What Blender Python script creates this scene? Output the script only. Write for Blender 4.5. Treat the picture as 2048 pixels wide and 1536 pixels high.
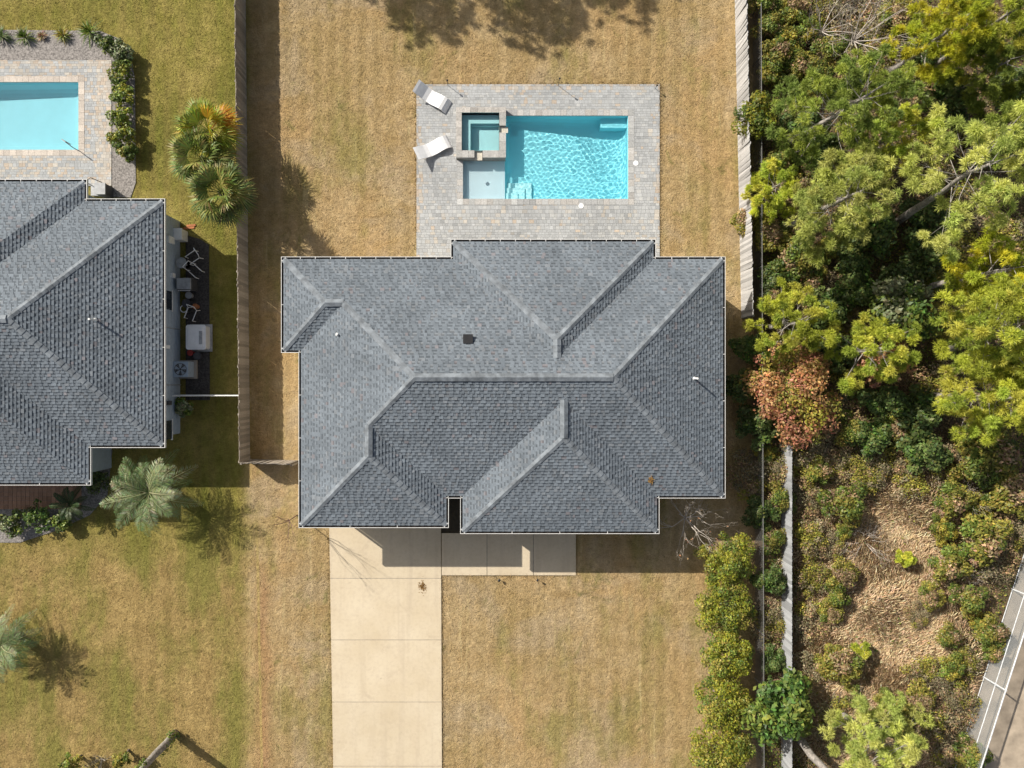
import bpy, math, random
import numpy as np
from mathutils import Vector, Matrix, Euler

for o in list(bpy.data.objects):
    bpy.data.objects.remove(o, do_unlink=True)
random.seed(7)
rng = np.random.default_rng(7)
scene = bpy.context.scene
col = scene.collection
R = math.radians

# ---------------------------------------------------------------- camera
H = 36.0                      # flying height of the camera
PXM = 40.0                    # photograph pixels per metre on the ground
NX, NY = 978.0, 760.0         # point straight below the camera
cam_d = bpy.data.cameras.new('camera')
cam = bpy.data.objects.new('camera', cam_d)
col.objects.link(cam)
cam.location = (0, 0, H)
cam.rotation_euler = (0, 0, 0)
cam_d.sensor_width = 36.0
cam_d.lens = PXM * H / 2048 * 36.0
cam_d.shift_x = (1024 - NX) / 2048
cam_d.shift_y = -(768 - NY) / 2048
cam_d.clip_end = 2000
scene.camera = cam

# ---------------------------------------------------------------- light
SUN_TX, SUN_TY = 1.10, 0.82   # shadow run per metre of height (east, towards the street)
sun_elev = math.atan(1 / math.hypot(SUN_TX, SUN_TY))
world = bpy.data.worlds.new('World')
scene.world = world
world.use_nodes = True
wn = world.node_tree
bg = wn.nodes['Background']
sky = wn.nodes.new('ShaderNodeTexSky')
sky.sky_type = 'NISHITA'
sky.sun_disc = False
sky.sun_elevation = sun_elev
sky.sun_rotation = math.atan2(-SUN_TX, SUN_TY)
sky.air_density = 1.0
sky.dust_density = 3.0
sky.ozone_density = 0.5
sky_desat = wn.nodes.new('ShaderNodeHueSaturation')      # added: paler sky all over, so its fill light is less blue
sky_desat.inputs['Saturation'].default_value = 0.6
wn.links.new(sky.outputs[0], sky_desat.inputs['Color'])
wn.links.new(sky_desat.outputs[0], bg.inputs[0])
bg.inputs[1].default_value = 0.066
sd = bpy.data.lights.new('sun', 'SUN')
sd.energy = 4.1
sd.cycles.is_caustics_light = True
sd.angle = R(0.53)
sd.color = (1.0, 0.93, 0.82)
sun = bpy.data.objects.new('sun', sd)
col.objects.link(sun)
sun.rotation_euler = Vector((SUN_TX, -SUN_TY, -1.0)).to_track_quat('-Z', 'Y').to_euler()
sun.location = (-30, 25, 30)
vs = scene.view_settings
vs.view_transform = 'Standard'
vs.look = 'None'
vs.gamma = 1.0
vs.use_curve_mapping = False
vs.exposure = 0.70


def W(px, py, z=0.0):
    """photograph pixel -> point of the site at height z (metres)"""
    k = (H - z) / H / PXM
    return Vector(((px - NX) * k, -(py - NY) * k, z))


# ---------------------------------------------------------------- helpers
def setp(o, label=None, cat=None, group=None, kind=None):
    if label: o['label'] = label
    if cat: o['category'] = cat
    if group: o['group'] = group
    if kind: o['kind'] = kind
    return o


def empty(name, loc, label=None, cat=None, group=None, rz=0.0, kind=None):
    o = bpy.data.objects.new(name, None)
    o.empty_display_size = 0.2
    col.objects.link(o)
    o.location = loc
    o.rotation_euler = (0, 0, rz)
    setp(o, label, cat, group, kind)
    return o


def link(name, me, parent=None, loc=(0, 0, 0), rot=(0, 0, 0), scale=(1, 1, 1)):
    o = bpy.data.objects.new(name, me)
    col.objects.link(o)
    o.parent = parent
    o.location = loc
    o.rotation_euler = rot
    o.scale = scale
    return o


def copy_tree(o, parent=None):
    c = o.copy()
    col.objects.link(c)
    c.parent = parent
    for ch in list(o.children):
        copy_tree(ch, c)
    return c


class MB:
    def __init__(s):
        s.v = []; s.f = []; s.c = []

    def face(s, pts, c=(1, 1, 1)):
        b = len(s.v)
        s.v.extend([tuple(p) for p in pts])
        s.f.append(tuple(range(b, b + len(pts))))
        s.c.append(c)

    def box(s, x0, x1, y0, y1, z0, z1, c=(1, 1, 1), bottom=True):
        b = len(s.v)
        s.v += [(x0, y0, z0), (x1, y0, z0), (x1, y1, z0), (x0, y1, z0),
                (x0, y0, z1), (x1, y0, z1), (x1, y1, z1), (x0, y1, z1)]
        fs = [(4, 5, 6, 7), (0, 1, 5, 4), (1, 2, 6, 5), (2, 3, 7, 6), (3, 0, 4, 7)]
        if bottom: fs.append((3, 2, 1, 0))
        for f in fs:
            s.f.append(tuple(b + i for i in f)); s.c.append(c)

    def prism(s, poly, z0, z1, c=(1, 1, 1)):
        n = len(poly); b = len(s.v)
        s.v += [(p[0], p[1], z0) for p in poly] + [(p[0], p[1], z1) for p in poly]
        s.f.append(tuple(b + n + i for i in range(n))); s.c.append(c)
        s.f.append(tuple(b + n - 1 - i for i in range(n))); s.c.append(c)
        for i in range(n):
            j = (i + 1) % n
            s.f.append((b + i, b + j, b + n + j, b + n + i)); s.c.append(c)

    def tube(s, pts, rad, n=6, c=(1, 1, 1), cap=True):
        pts = [Vector(p) for p in pts]
        if not hasattr(rad, '__len__'): rad = [rad] * len(pts)
        b = len(s.v)
        prev = None
        for i, p in enumerate(pts):
            t = (pts[min(i + 1, len(pts) - 1)] - pts[max(i - 1, 0)])
            if t.length < 1e-9: t = Vector((0, 0, 1))
            t.normalize()
            ref = Vector((1, 0, 0)) if abs(t.x) < 0.8 else Vector((0, 1, 0))
            if prev is not None:
                a = prev - t * prev.dot(t)
                a = a.normalized() if a.length > 1e-6 else t.cross(ref).normalized()
            else:
                a = t.cross(ref).normalized()
            prev = a
            bb = t.cross(a)
            for k in range(n):
                an = 2 * math.pi * k / n
                s.v.append(tuple(p + (a * math.cos(an) + bb * math.sin(an)) * rad[i]))
        for i in range(len(pts) - 1):
            for k in range(n):
                k2 = (k + 1) % n
                s.f.append((b + i * n + k, b + i * n + k2, b + (i + 1) * n + k2, b + (i + 1) * n + k)); s.c.append(c)
        if cap:
            s.f.append(tuple(b + k for k in reversed(range(n)))); s.c.append(c)
            e = b + (len(pts) - 1) * n
            s.f.append(tuple(e + k for k in range(n))); s.c.append(c)

    def mesh(s, name, m, origin=(0, 0, 0), smooth=False):
        me = bpy.data.meshes.new(name)
        ox, oy, oz = origin
        me.from_pydata([(x - ox, y - oy, z - oz) for x, y, z in s.v], [], s.f)
        if any(c != (1, 1, 1) for c in s.c):
            at = me.attributes.new('col', 'FLOAT_COLOR', 'FACE')
            a = np.ones((len(s.c), 4), dtype=np.float32)
            a[:, :3] = np.array(s.c, dtype=np.float32)
            at.data.foreach_set('color', a.ravel())
        me.materials.append(m)
        if smooth:
            me.polygons.foreach_set('use_smooth', [True] * len(me.polygons))
        return me

    def build(s, name, m, parent=None, origin=None, smooth=False):
        """vertices are given in site coordinates; parented parts are stored relative to their thing"""
        if parent is not None:
            org = parent.matrix_basis.translation if parent.parent is None else \
                parent.matrix_basis.translation + parent.parent.matrix_basis.translation
            me = s.mesh(name, m, org, smooth)
            return link(name, me, parent)
        org = origin or (0, 0, 0)
        return link(name, s.mesh(name, m, org, smooth), None, org)


def np_mesh(name, V, F, C, m, smooth=False):
    me = bpy.data.meshes.new(name)
    V = np.asarray(V, np.float32); F = np.asarray(F, np.int32)
    k = F.shape[1]
    me.vertices.add(len(V)); me.vertices.foreach_set('co', V.ravel())
    me.loops.add(F.size); me.loops.foreach_set('vertex_index', F.ravel())
    me.polygons.add(len(F))
    me.polygons.foreach_set('loop_start', np.arange(0, F.size, k, dtype=np.int32))
    me.polygons.foreach_set('loop_total', np.full(len(F), k, dtype=np.int32))
    if C is not None:
        at = me.attributes.new('col', 'FLOAT_COLOR', 'FACE')
        a = np.ones((len(F), 4), np.float32); a[:, :3] = C
        at.data.foreach_set('color', a.ravel())
    me.update(calc_edges=True)
    me.materials.append(m)
    if smooth: me.polygons.foreach_set('use_smooth', [True] * len(F))
    return me


# ---------------------------------------------------------------- materials
class NT:
    def __init__(s, name):
        s.m = bpy.data.materials.new(name)
        s.m.use_nodes = True
        s.t = s.m.node_tree
        s.b = s.t.nodes['Principled BSDF']

    def n(s, t): return s.t.nodes.new(t)

    def l(s, a, b): s.t.links.new(a, b)

    def setin(s, inp, v):
        if hasattr(v, 'is_output') or isinstance(v, bpy.types.NodeSocket): s.l(v, inp)
        elif isinstance(v, (tuple, list)) and len(v) == 3 and inp.type == 'RGBA': inp.default_value = (*v, 1)
        else: inp.default_value = v

    def math(s, op, a, b=0.0, c=None, clamp=False):
        n = s.n('ShaderNodeMath'); n.operation = op; n.use_clamp = clamp
        s.setin(n.inputs[0], a); s.setin(n.inputs[1], b)
        if c is not None: s.setin(n.inputs[2], c)
        return n.outputs[0]

    def mix(s, f, a, b, mode='MIX'):
        n = s.n('ShaderNodeMix'); n.data_type = 'RGBA'; n.blend_type = mode
        s.setin(n.inputs[0], f); s.setin(n.inputs[6], a); s.setin(n.inputs[7], b)
        return n.outputs[2]

    def pos(s):
        n = s.n('ShaderNodeNewGeometry'); return n.outputs['Position']

    def obj(s):
        n = s.n('ShaderNodeTexCoord'); return n.outputs['Object']

    def mapping(s, v, scale=(1, 1, 1), rot=(0, 0, 0)):
        n = s.n('ShaderNodeMapping'); s.l(v, n.inputs[0])
        n.inputs['Scale'].default_value = scale; n.inputs['Rotation'].default_value = rot
        return n.outputs[0]

    def noise(s, v, scale, detail=3.0, rough=0.55, dist=0.0):
        n = s.n('ShaderNodeTexNoise'); s.l(v, n.inputs['Vector'])
        n.inputs['Scale'].default_value = scale; n.inputs['Detail'].default_value = detail
        n.inputs['Roughness'].default_value = rough; n.inputs['Distortion'].default_value = dist
        return n.outputs['Fac']

    def rng(s, v, a, b, c=0.0, d=1.0):
        n = s.n('ShaderNodeMapRange'); n.clamp = True
        s.setin(n.inputs[0], v); n.inputs[1].default_value = a; n.inputs[2].default_value = b
        n.inputs[3].default_value = c; n.inputs[4].default_value = d
        return n.outputs[0]

    def sep(s, v):
        n = s.n('ShaderNodeSeparateXYZ'); s.l(v, n.inputs[0]); return n.outputs

    def attr(s, name='col'):
        n = s.n('ShaderNodeAttribute'); n.attribute_name = name; return n.outputs['Color']

    def orand(s):
        n = s.n('ShaderNodeObjectInfo'); return n.outputs['Random']

    def bump(s, h, strength=0.4, dist=0.02):
        n = s.n('ShaderNodeBump'); s.l(h, n.inputs['Height'])
        n.inputs['Strength'].default_value = strength; n.inputs['Distance'].default_value = dist
        s.l(n.outputs[0], s.b.inputs['Normal'])

    def done(s, color, rough=0.8, metal=0.0, spec=0.3):
        s.setin(s.b.inputs['Base Color'], color)
        s.setin(s.b.inputs['Roughness'], rough)
        s.b.inputs['Metallic'].default_value = metal
        s.b.inputs['Specular IOR Level'].default_value = spec
        return s.m


def plain(name, c, rough=0.6, var=0.12, scale=6.0, metal=0.0, spec=0.4, bump=0.0, bscale=40.0):
    t = NT(name)
    p = t.pos()
    n = t.noise(p, scale, 4.0)
    d = tuple(x * (1 - 2.2 * var) for x in c)
    e = tuple(min(1, x * (1 + 1.4 * var)) for x in c)
    cc = t.mix(t.rng(n, 0.3, 0.7), d, e)
    r = t.math('MULTIPLY_ADD', t.orand(), var, 1 - var / 2)
    n2 = t.n('ShaderNodeMix'); n2.data_type = 'RGBA'; n2.blend_type = 'MULTIPLY'
    n2.inputs[0].default_value = 1.0
    t.l(cc, n2.inputs[6])
    cb = t.n('ShaderNodeCombineColor'); [t.l(r, cb.inputs[i]) for i in range(3)]
    t.l(cb.outputs[0], n2.inputs[7])
    if bump: t.bump(t.noise(p, bscale, 3.0), bump, 0.01)
    return t.done(n2.outputs[2], rough, metal, spec)


def colored(name, rough=0.85, spec=0.2, grain=30.0, gvar=0.25, bump=0.15, mottle=0.0):
    """colour of each piece comes from its own attribute; grain from noise"""
    t = NT(name)
    p = t.pos()
    g = t.rng(t.noise(p, grain, 3.0), 0.3, 0.7, 1 - gvar, 1 + gvar)
    cb = t.n('ShaderNodeCombineColor'); [t.l(g, cb.inputs[i]) for i in range(3)]
    c = t.mix(1.0, t.attr(), cb.outputs[0], 'MULTIPLY')
    if mottle:
        g2 = t.rng(t.noise(p, 0.45, 4.0, 0.6), 0.32, 0.68, 1 - mottle, 1 + mottle)
        cb2 = t.n('ShaderNodeCombineColor'); [t.l(g2, cb2.inputs[i]) for i in range(3)]
        c = t.mix(1.0, c, cb2.outputs[0], 'MULTIPLY')
    if bump: t.bump(t.noise(p, grain * 2, 2.0), bump, 0.01)
    return t.done(c, rough, 0.0, spec)


def leafmat(name, trans=0.35, rough=0.5, spec=0.35):
    t = NT(name)
    r = t.math('MULTIPLY_ADD', t.orand(), 0.35, 0.82)
    cb = t.n('ShaderNodeCombineColor'); [t.l(r, cb.inputs[i]) for i in range(3)]
    c = t.mix(1.0, t.attr(), cb.outputs[0], 'MULTIPLY')
    t.done(c, rough, 0.0, spec)
    tr = t.n('ShaderNodeBsdfTranslucent')
    t.l(c, tr.inputs[0])
    mx = t.n('ShaderNodeMixShader'); mx.inputs[0].default_value = trans
    t.l(t.b.outputs[0], mx.inputs[1]); t.l(tr.outputs[0], mx.inputs[2])
    out = t.t.nodes['Material Output']
    t.l(mx.outputs[0], out.inputs[0])
    return t.m


M = {}
M['shingle'] = colored('shingle', 0.9, 0.15, 45.0, 0.22, 0.25, 0.13)
M['underlay'] = plain('underlay', (0.05, 0.055, 0.06), 0.9)
M['cap'] = plain('ridge_cap', (0.185, 0.208, 0.232), 0.9, 0.2, 3.0, bump=0.3)
M['gutter'] = plain('white_gutter', (0.66, 0.66, 0.645), 0.4, 0.04)
M['gutter_in'] = plain('gutter_dirt_and_shade', (0.05, 0.042, 0.036), 0.9, 0.3, 9.0)  # dirt plus the shade inside the trough, both put into the colour
M['wall'] = plain('stucco', (0.56, 0.53, 0.47), 0.9, 0.06, 2.0, bump=0.3)
M['siding'] = plain('blue_grey_siding', (0.36, 0.43, 0.50), 0.7, 0.05)
M['white'] = plain('white_paint', (0.78, 0.78, 0.76), 0.45, 0.05)
M['plastic'] = plain('white_plastic', (0.80, 0.80, 0.80), 0.35, 0.03)
M['black'] = plain('black_metal', (0.02, 0.02, 0.022), 0.5)
M['palemetal'] = plain('pale_metal', (0.58, 0.60, 0.62), 0.5)
M['wire'] = plain('galvanised_wire', (0.16, 0.16, 0.155), 0.6)
M['dark'] = plain('dark_grey', (0.06, 0.06, 0.065), 0.6)
M['grey'] = plain('grey_metal', (0.33, 0.34, 0.35), 0.45)
M['glass'] = plain('window_glass', (0.03, 0.04, 0.05), 0.08, spec=0.8)
M['paver'] = colored('paver', 0.85, 0.25, 22.0, 0.16, 0.2, 0.10)
M['grout'] = plain('joint_sand', (0.29, 0.27, 0.245), 0.95, 0.15, 5.0)
M['stone'] = colored('coping_stone', 0.8, 0.25, 16.0, 0.22, 0.2)
M['bark'] = plain('bark', (0.17, 0.135, 0.11), 0.9, 0.3, 9.0, bump=0.6, bscale=18)
M['greybark'] = plain('grey_bark', (0.30, 0.275, 0.25), 0.9, 0.25, 8.0, bump=0.5, bscale=22)
M['twig'] = plain('dry_twig', (0.48, 0.43, 0.38), 0.9, 0.2)
M['twigred'] = plain('brown_twig', (0.23, 0.14, 0.11), 0.9, 0.2)
M['leaf'] = leafmat('leaf')
M['glossy'] = leafmat('glossy_leaf', 0.22, 0.48, 0.3)
M['needle'] = leafmat('pine_needle', 0.38, 0.55, 0.25)
M['dryleaf'] = leafmat('dry_leaf', 0.25, 0.8, 0.15)
M['terracotta'] = plain('terracotta', (0.40, 0.15, 0.06), 0.8, 0.12)
M['red'] = plain('red_plastic', (0.30, 0.03, 0.025), 0.5)
M['mulch'] = plain('grey_mulch', (0.27, 0.25, 0.235), 0.95, 0.3, 14.0, bump=0.8, bscale=25)


def wood_mat(name, c1, c2):
    t = NT(name)
    p = t.obj()
    st = t.noise(t.mapping(p, (14, 14, 1.2)), 3.0, 5.0, 0.65)
    r = t.orand()
    c = t.mix(t.rng(st, 0.3, 0.7), c1, c2)
    g = t.math('MULTIPLY_ADD', r, 0.55, 0.70)
    cb = t.n('ShaderNodeCombineColor'); [t.l(g, cb.inputs[i]) for i in range(3)]
    c = t.mix(1.0, c, cb.outputs[0], 'MULTIPLY')
    t.bump(st, 0.4, 0.01)
    return t.done(c, 0.85, 0.0, 0.2)


M['wood'] = wood_mat('weathered_board', (0.24, 0.205, 0.165), (0.36, 0.325, 0.28))
M['palewood'] = wood_mat('pale_board', (0.30, 0.31, 0.325), (0.37, 0.38, 0.39))
M['greywood'] = wood_mat('grey_board', (0.33, 0.325, 0.32), (0.46, 0.455, 0.45))


def concrete_mat():
    t = NT('concrete')
    p = t.pos()
    a = t.noise(p, 0.5, 5.0, 0.6)
    b = t.noise(p, 7.0, 4.0, 0.6)
    g = t.noise(p, 60.0, 2.0)
    c = t.mix(t.rng(a, 0.3, 0.7), (0.52, 0.435, 0.305), (0.59, 0.51, 0.38))
    c = t.mix(t.rng(b, 0.45, 0.75, 0, 0.35), c, (0.40, 0.325, 0.245))
    st = t.noise(p, 1.1, 6.0, 0.7, 0.6)
    c = t.mix(t.rng(st, 0.58, 0.74, 0, 0.4), c, (0.36, 0.29, 0.22))
    tyre = t.noise(t.mapping(p, (2.2, 0.12, 1)), 1.0, 4.0, 0.6)
    c = t.mix(t.rng(tyre, 0.52, 0.7, 0, 0.3), c, (0.38, 0.31, 0.235))
    spot = t.noise(p, 2.7, 2.0, 0.5)
    c = t.mix(t.rng(spot, 0.74, 0.80, 0, 0.45), c, (0.24, 0.20, 0.16))
    c = t.mix(t.rng(g, 0.3, 0.7, 0, 0.10), c, (0.2, 0.17, 0.14))
    r = t.math('MULTIPLY_ADD', t.orand(), 0.08, 0.96)
    cb = t.n('ShaderNodeCombineColor'); [t.l(r, cb.inputs[i]) for i in range(3)]
    c = t.mix(1.0, c, cb.outputs[0], 'MULTIPLY')
    t.bump(g, 0.12, 0.005)
    return t.done(c, 0.85, 0.0, 0.25)


M['concrete'] = concrete_mat()


def ground_mat():
    t = NT('lawn_ground')
    p = t.pos()
    x, y, z = t.sep(p)
    wob = t.noise(p, 0.5, 4.0, 0.6)
    fine = t.noise(p, 5.0, 5.0, 0.7)
    grain = t.noise(p, 16.0, 3.0, 0.7)
    mid = t.noise(p, 0.9, 5.0, 0.65)
    clump = t.noise(p, 2.4, 6.0, 0.72, 0.4)
    big = t.noise(p, 0.16, 4.0, 0.6)
    patch = t.noise(t.mapping(p, (1.0, 0.45, 1)), 0.33, 5.0, 0.65)
    xs = t.math('ADD', x, t.math('MULTIPLY', t.math('SUBTRACT', wob, 0.5), 1.2))
    # dormant lawn of the middle lot
    c = t.mix(t.rng(mid, 0.35, 0.66), (0.36, 0.25, 0.118), (0.48, 0.36, 0.20))
    c = t.mix(t.rng(big, 0.42, 0.62, 0, 0.7), c, (0.375, 0.27, 0.125))
    hue1 = t.noise(t.mapping(p, (1.0, 0.6, 1)), 0.21, 5.0, 0.62, 0.3)
    hue2 = t.noise(t.mapping(p, (0.8, 1.0, 1), (0, 0, 0.6)), 0.27, 5.0, 0.62, 0.5)
    c = t.mix(t.rng(hue1, 0.50, 0.60, 0, 0.65), c, (0.44, 0.295, 0.14))
    c = t.mix(t.rng(hue2, 0.52, 0.62, 0, 0.6), c, (0.40, 0.315, 0.205))
    c = t.mix(t.rng(patch, 0.52, 0.64, 0, 0.75), c, (0.26, 0.225, 0.075))
    weeds = t.noise(p, 0.62, 6.0, 0.7, 0.8)
    c = t.mix(t.rng(weeds, 0.60, 0.68, 0, 0.6), c, (0.17, 0.165, 0.05))
    streak = t.noise(t.mapping(p, (2.6, 0.16, 1), (0, 0, 0.12)), 1.0, 5.0, 0.7, 0.6)
    c = t.mix(t.rng(streak, 0.60, 0.68, 0, 0.5), c, (0.52, 0.42, 0.22))
    # bare paler scuffs
    c = t.mix(t.rng(t.noise(p, 0.75, 5.0, 0.75, 0.5), 0.66, 0.76, 0, 0.55), c, (0.47, 0.345, 0.20))
    # greener lawn of the house on the west
    g = t.mix(t.rng(mid, 0.35, 0.65), (0.22, 0.195, 0.045), (0.33, 0.27, 0.085))
    g = t.mix(t.rng(patch, 0.42, 0.60, 0, 0.85), g, (0.15, 0.155, 0.03))
    south = t.rng(y, -7.0, -9.5)
    sx0 = t.math('ADD', x, t.math('MULTIPLY', t.math('SUBTRACT', mid, 0.5), 0.9))
    gs = t.mix(t.rng(patch, 0.44, 0.58, 0, 0.85), t.mix(t.rng(mid, 0.35, 0.65), (0.285, 0.20, 0.078), (0.40, 0.29, 0.12)), (0.20, 0.19, 0.048))
    g = t.mix(south, g, gs)
    c = t.mix(t.rng(sx0, -11.7, -12.5), c, g)
    # edge line and bare strip between the two front lawns
    sx = t.math('ADD', x, t.math('MULTIPLY', t.math('SUBTRACT', wob, 0.5), 0.8))
    strip = t.math('MULTIPLY', t.rng(t.math('ABSOLUTE', t.math('ADD', sx, 11.25)), 0.0, 0.55, 1, 0), t.rng(y, -8.5, -10.5))
    c = t.mix(t.math('MULTIPLY', strip, 0.6), c, (0.36, 0.20, 0.10))
    line = t.math('MULTIPLY', t.rng(t.math('ABSOLUTE', t.math('ADD', t.math('ADD', x, t.math('MULTIPLY', y, 0.02)), 12.0 - 0.25)), 0.03, 0.09, 1, 0), t.rng(y, -7.5, -8.5))
    c = t.mix(t.math('MULTIPLY', line, 0.5), c, (0.47, 0.37, 0.13))
    # mower stripes
    w = t.n('ShaderNodeTexWave'); w.wave_type = 'BANDS'; w.bands_direction = 'X'
    t.l(p, w.inputs['Vector']); w.inputs['Scale'].default_value = 0.42; w.inputs['Distortion'].default_value = 0.9
    w.inputs['Detail'].default_value = 3.0; w.inputs['Detail Scale'].default_value = 0.6
    c = t.mix(t.math('MULTIPLY', w.outputs['Fac'], t.rng(big, 0.40, 0.60, 0.08, 0.38)), c, (0.22, 0.16, 0.06))
    # thatch: fine light and dark blades, each keeping the hue of its patch
    tex = t.math('ADD', t.math('ADD', t.math('MULTIPLY', t.rng(fine, 0.32, 0.70, 1, 0), 0.34), t.math('MULTIPLY', t.rng(clump, 0.34, 0.68, 1, 0), 0.30)), t.math('MULTIPLY', t.rng(grain, 0.30, 0.70), 0.42))
    tex = t.math('MULTIPLY_ADD', tex, 0.95, 0.40)
    tb = t.n('ShaderNodeCombineColor'); [t.l(tex, tb.inputs[i]) for i in range(3)]
    c = t.mix(1.0, c, tb.outputs[0], 'MULTIPLY')
    # woodland floor on the east
    f = t.mix(t.rng(mid, 0.35, 0.65), (0.075, 0.052, 0.034), (0.165, 0.115, 0.07))
    f = t.mix(t.rng(fine, 0.45, 0.7, 0, 0.6), f, (0.24, 0.175, 0.11))
    f = t.mix(t.rng(patch, 0.5, 0.65, 0, 0.6), f, (0.09, 0.085, 0.03))
    # sandy straw clearing
    cx = t.math('DIVIDE', t.math('SUBTRACT', x, 19.3), 4.6)
    cy = t.math('DIVIDE', t.math('ADD', y, 13.0), 8.5)
    d = t.math('SQRT', t.math('ADD', t.math('MULTIPLY', cx, cx), t.math('MULTIPLY', cy, cy)))
    d = t.math('ADD', d, t.math('MULTIPLY', t.math('SUBTRACT', wob, 0.5), 1.1))
    st = t.mix(t.rng(fine, 0.35, 0.65), (0.52, 0.395, 0.245), (0.66, 0.535, 0.36))
    f = t.mix(t.rng(d, 0.65, 1.05, 0.85, 0.0), f, st)
    c = t.mix(t.rng(t.math('ADD', xs, t.math('MULTIPLY', y, -0.0)), 12.9, 13.6), c, f)
    t.bump(t.math('ADD', t.math('ADD', t.math('MULTIPLY', fine, 0.8), t.math('MULTIPLY', clump, 0.8)), t.math('MULTIPLY', grain, 0.5)), 1.0, 0.09)
    return t.done(c, 0.95, 0.0, 0.08)


M['ground'] = ground_mat()


def plaster_mat(name, c):
    t = NT(name)
    p = t.pos()
    n = t.noise(p, 1.2, 4.0)
    return t.done(t.mix(t.rng(n, 0.3, 0.7), tuple(v * 0.94 for v in c), c), 0.7, 0.0, 0.2)


M['plaster'] = plaster_mat('pool_plaster', (0.30, 0.76, 0.86))
M['plaster_pale'] = plaster_mat('ledge_plaster', (0.60, 0.73, 0.79))
M['plaster_spa'] = plaster_mat('spa_plaster', (0.50, 0.87, 0.92))
M['plaster_n'] = plaster_mat('neighbour_plaster', (0.36, 0.70, 0.78))


def water_mat():
    t = NT('pool_water')
    t.b.inputs['Base Color'].default_value = (0.94, 1.0, 1.0, 1)
    t.b.inputs['Roughness'].default_value = 0.0
    t.b.inputs['IOR'].default_value = 1.33
    t.b.inputs['Transmission Weight'].default_value = 1.0
    return t.m


M['water'] = water_mat()

# ---------------------------------------------------------------- ground with openings for the pools
def rect(x0, y0, x1, y1, z=0.0):
    a, b = W(x0, y1, z), W(x1, y0, z)
    return (a.x, b.x, a.y, b.y)       # xmin, xmax, ymin, ymax


DZ = 0.05
POOL = rect(1010, 232, 1256, 398)
LEDGE = rect(926, 318, 1010, 398)
SPA_O = rect(915, 221, 1013, 319, 0.4)
NPOOL = rect(-140, 165, 158, 300)
holes = [POOL, LEDGE, SPA_O, NPOOL]
xs = sorted(set([-400, 400] + [v for h in holes for v in h[:2]] + list(np.linspace(-40, 40, 9))))
ys = sorted(set([-400, 400] + [v for h in holes for v in h[2:]] + list(np.linspace(-30, 30, 7))))


def grid_cells(xs, ys, holes):
    for i in range(len(xs) - 1):
        for j in range(len(ys) - 1):
            mx, my = (xs[i] + xs[i + 1]) / 2, (ys[j] + ys[j + 1]) / 2
            if any(h[0] < mx < h[1] and h[2] < my < h[3] for h in holes): continue
            yield xs[i], xs[i + 1], ys[j], ys[j + 1]


g = MB()
for a, b, c_, d_ in grid_cells(xs, ys, holes):
    g.face([(a, c_, 0), (b, c_, 0), (b, d_, 0), (a, d_, 0)])
setp(g.build('ground', M['ground']), kind='structure')

# ---------------------------------------------------------------- roofs
PITCH = 0.42


def clip(poly, a, b, c):
    """keep a*x+b*y+c >= 0"""
    out = []
    n = len(poly)
    for i in range(n):
        p, q = poly[i], poly[(i + 1) % n]
        dp = a * p[0] + b * p[1] + c; dq = a * q[0] + b * q[1] + c
        if dp >= 0: out.append(p)
        if (dp > 0 and dq < 0) or (dp < 0 and dq > 0):
            t = dp / (dp - dq)
            out.append((p[0] + (q[0] - p[0]) * t, p[1] + (q[1] - p[1]) * t))
    return out


def area(poly):
    return 0.5 * abs(sum(poly[i][0] * poly[(i + 1) % len(poly)][1] - poly[(i + 1) % len(poly)][0] * poly[i][1] for i in range(len(poly)))) if len(poly) > 2 else 0


def hip_planes(r):
    x0, x1, y0, y1 = r
    # distance to eave  = a x + b y + c
    return [(1, 0, -x0), (-1, 0, x1), (0, 1, -y0), (0, -1, y1)]


def roof_faces(rects):
    """[(plane, convex plan polygon)] of the upper envelope of hip roofs"""
    res = []
    PL = [hip_planes(r) for r in rects]
    for i, r in enumerate(rects):
        x0, x1, y0, y1 = r
        for pi, p in enumerate(PL[i]):
            poly = [(x0, y0), (x1, y0), (x1, y1), (x0, y1)]
            for qi, q in enumerate(PL[i]):
                if qi != pi: poly = clip(poly, q[0] - p[0], q[1] - p[1], q[2] - p[2])
            pieces = [poly]
            for j in range(len(rects)):
                if j == i: continue
                eps = 1e-4 if j > i else -1e-4
                new = []
                for pc in pieces:
                    rest = pc
                    for q in PL[j]:
                        if len(rest) < 3: break
                        a, b, c = q[0] - p[0], q[1] - p[1], q[2] - p[2] - eps
                        outp = clip(rest, -a, -b, -c)
                        if area(outp) > 1e-3: new.append(outp)
                        rest = clip(rest, a, b, c)
                pieces = new
            for pc in pieces:
                if area(pc) > 2e-3: res.append((p, pc))
    return res


def shingle_color():
    v = random.gauss(1.0, 0.07)
    u = random.random()
    base = (0.158, 0.183, 0.210) if u < 0.7 else ((0.138, 0.161, 0.186) if u < 0.88 else (0.176, 0.195, 0.216))
    if random.random() < 0.02: base = (0.185, 0.18, 0.195)
    return tuple(max(0.04, b * v) for b in base)


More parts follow.
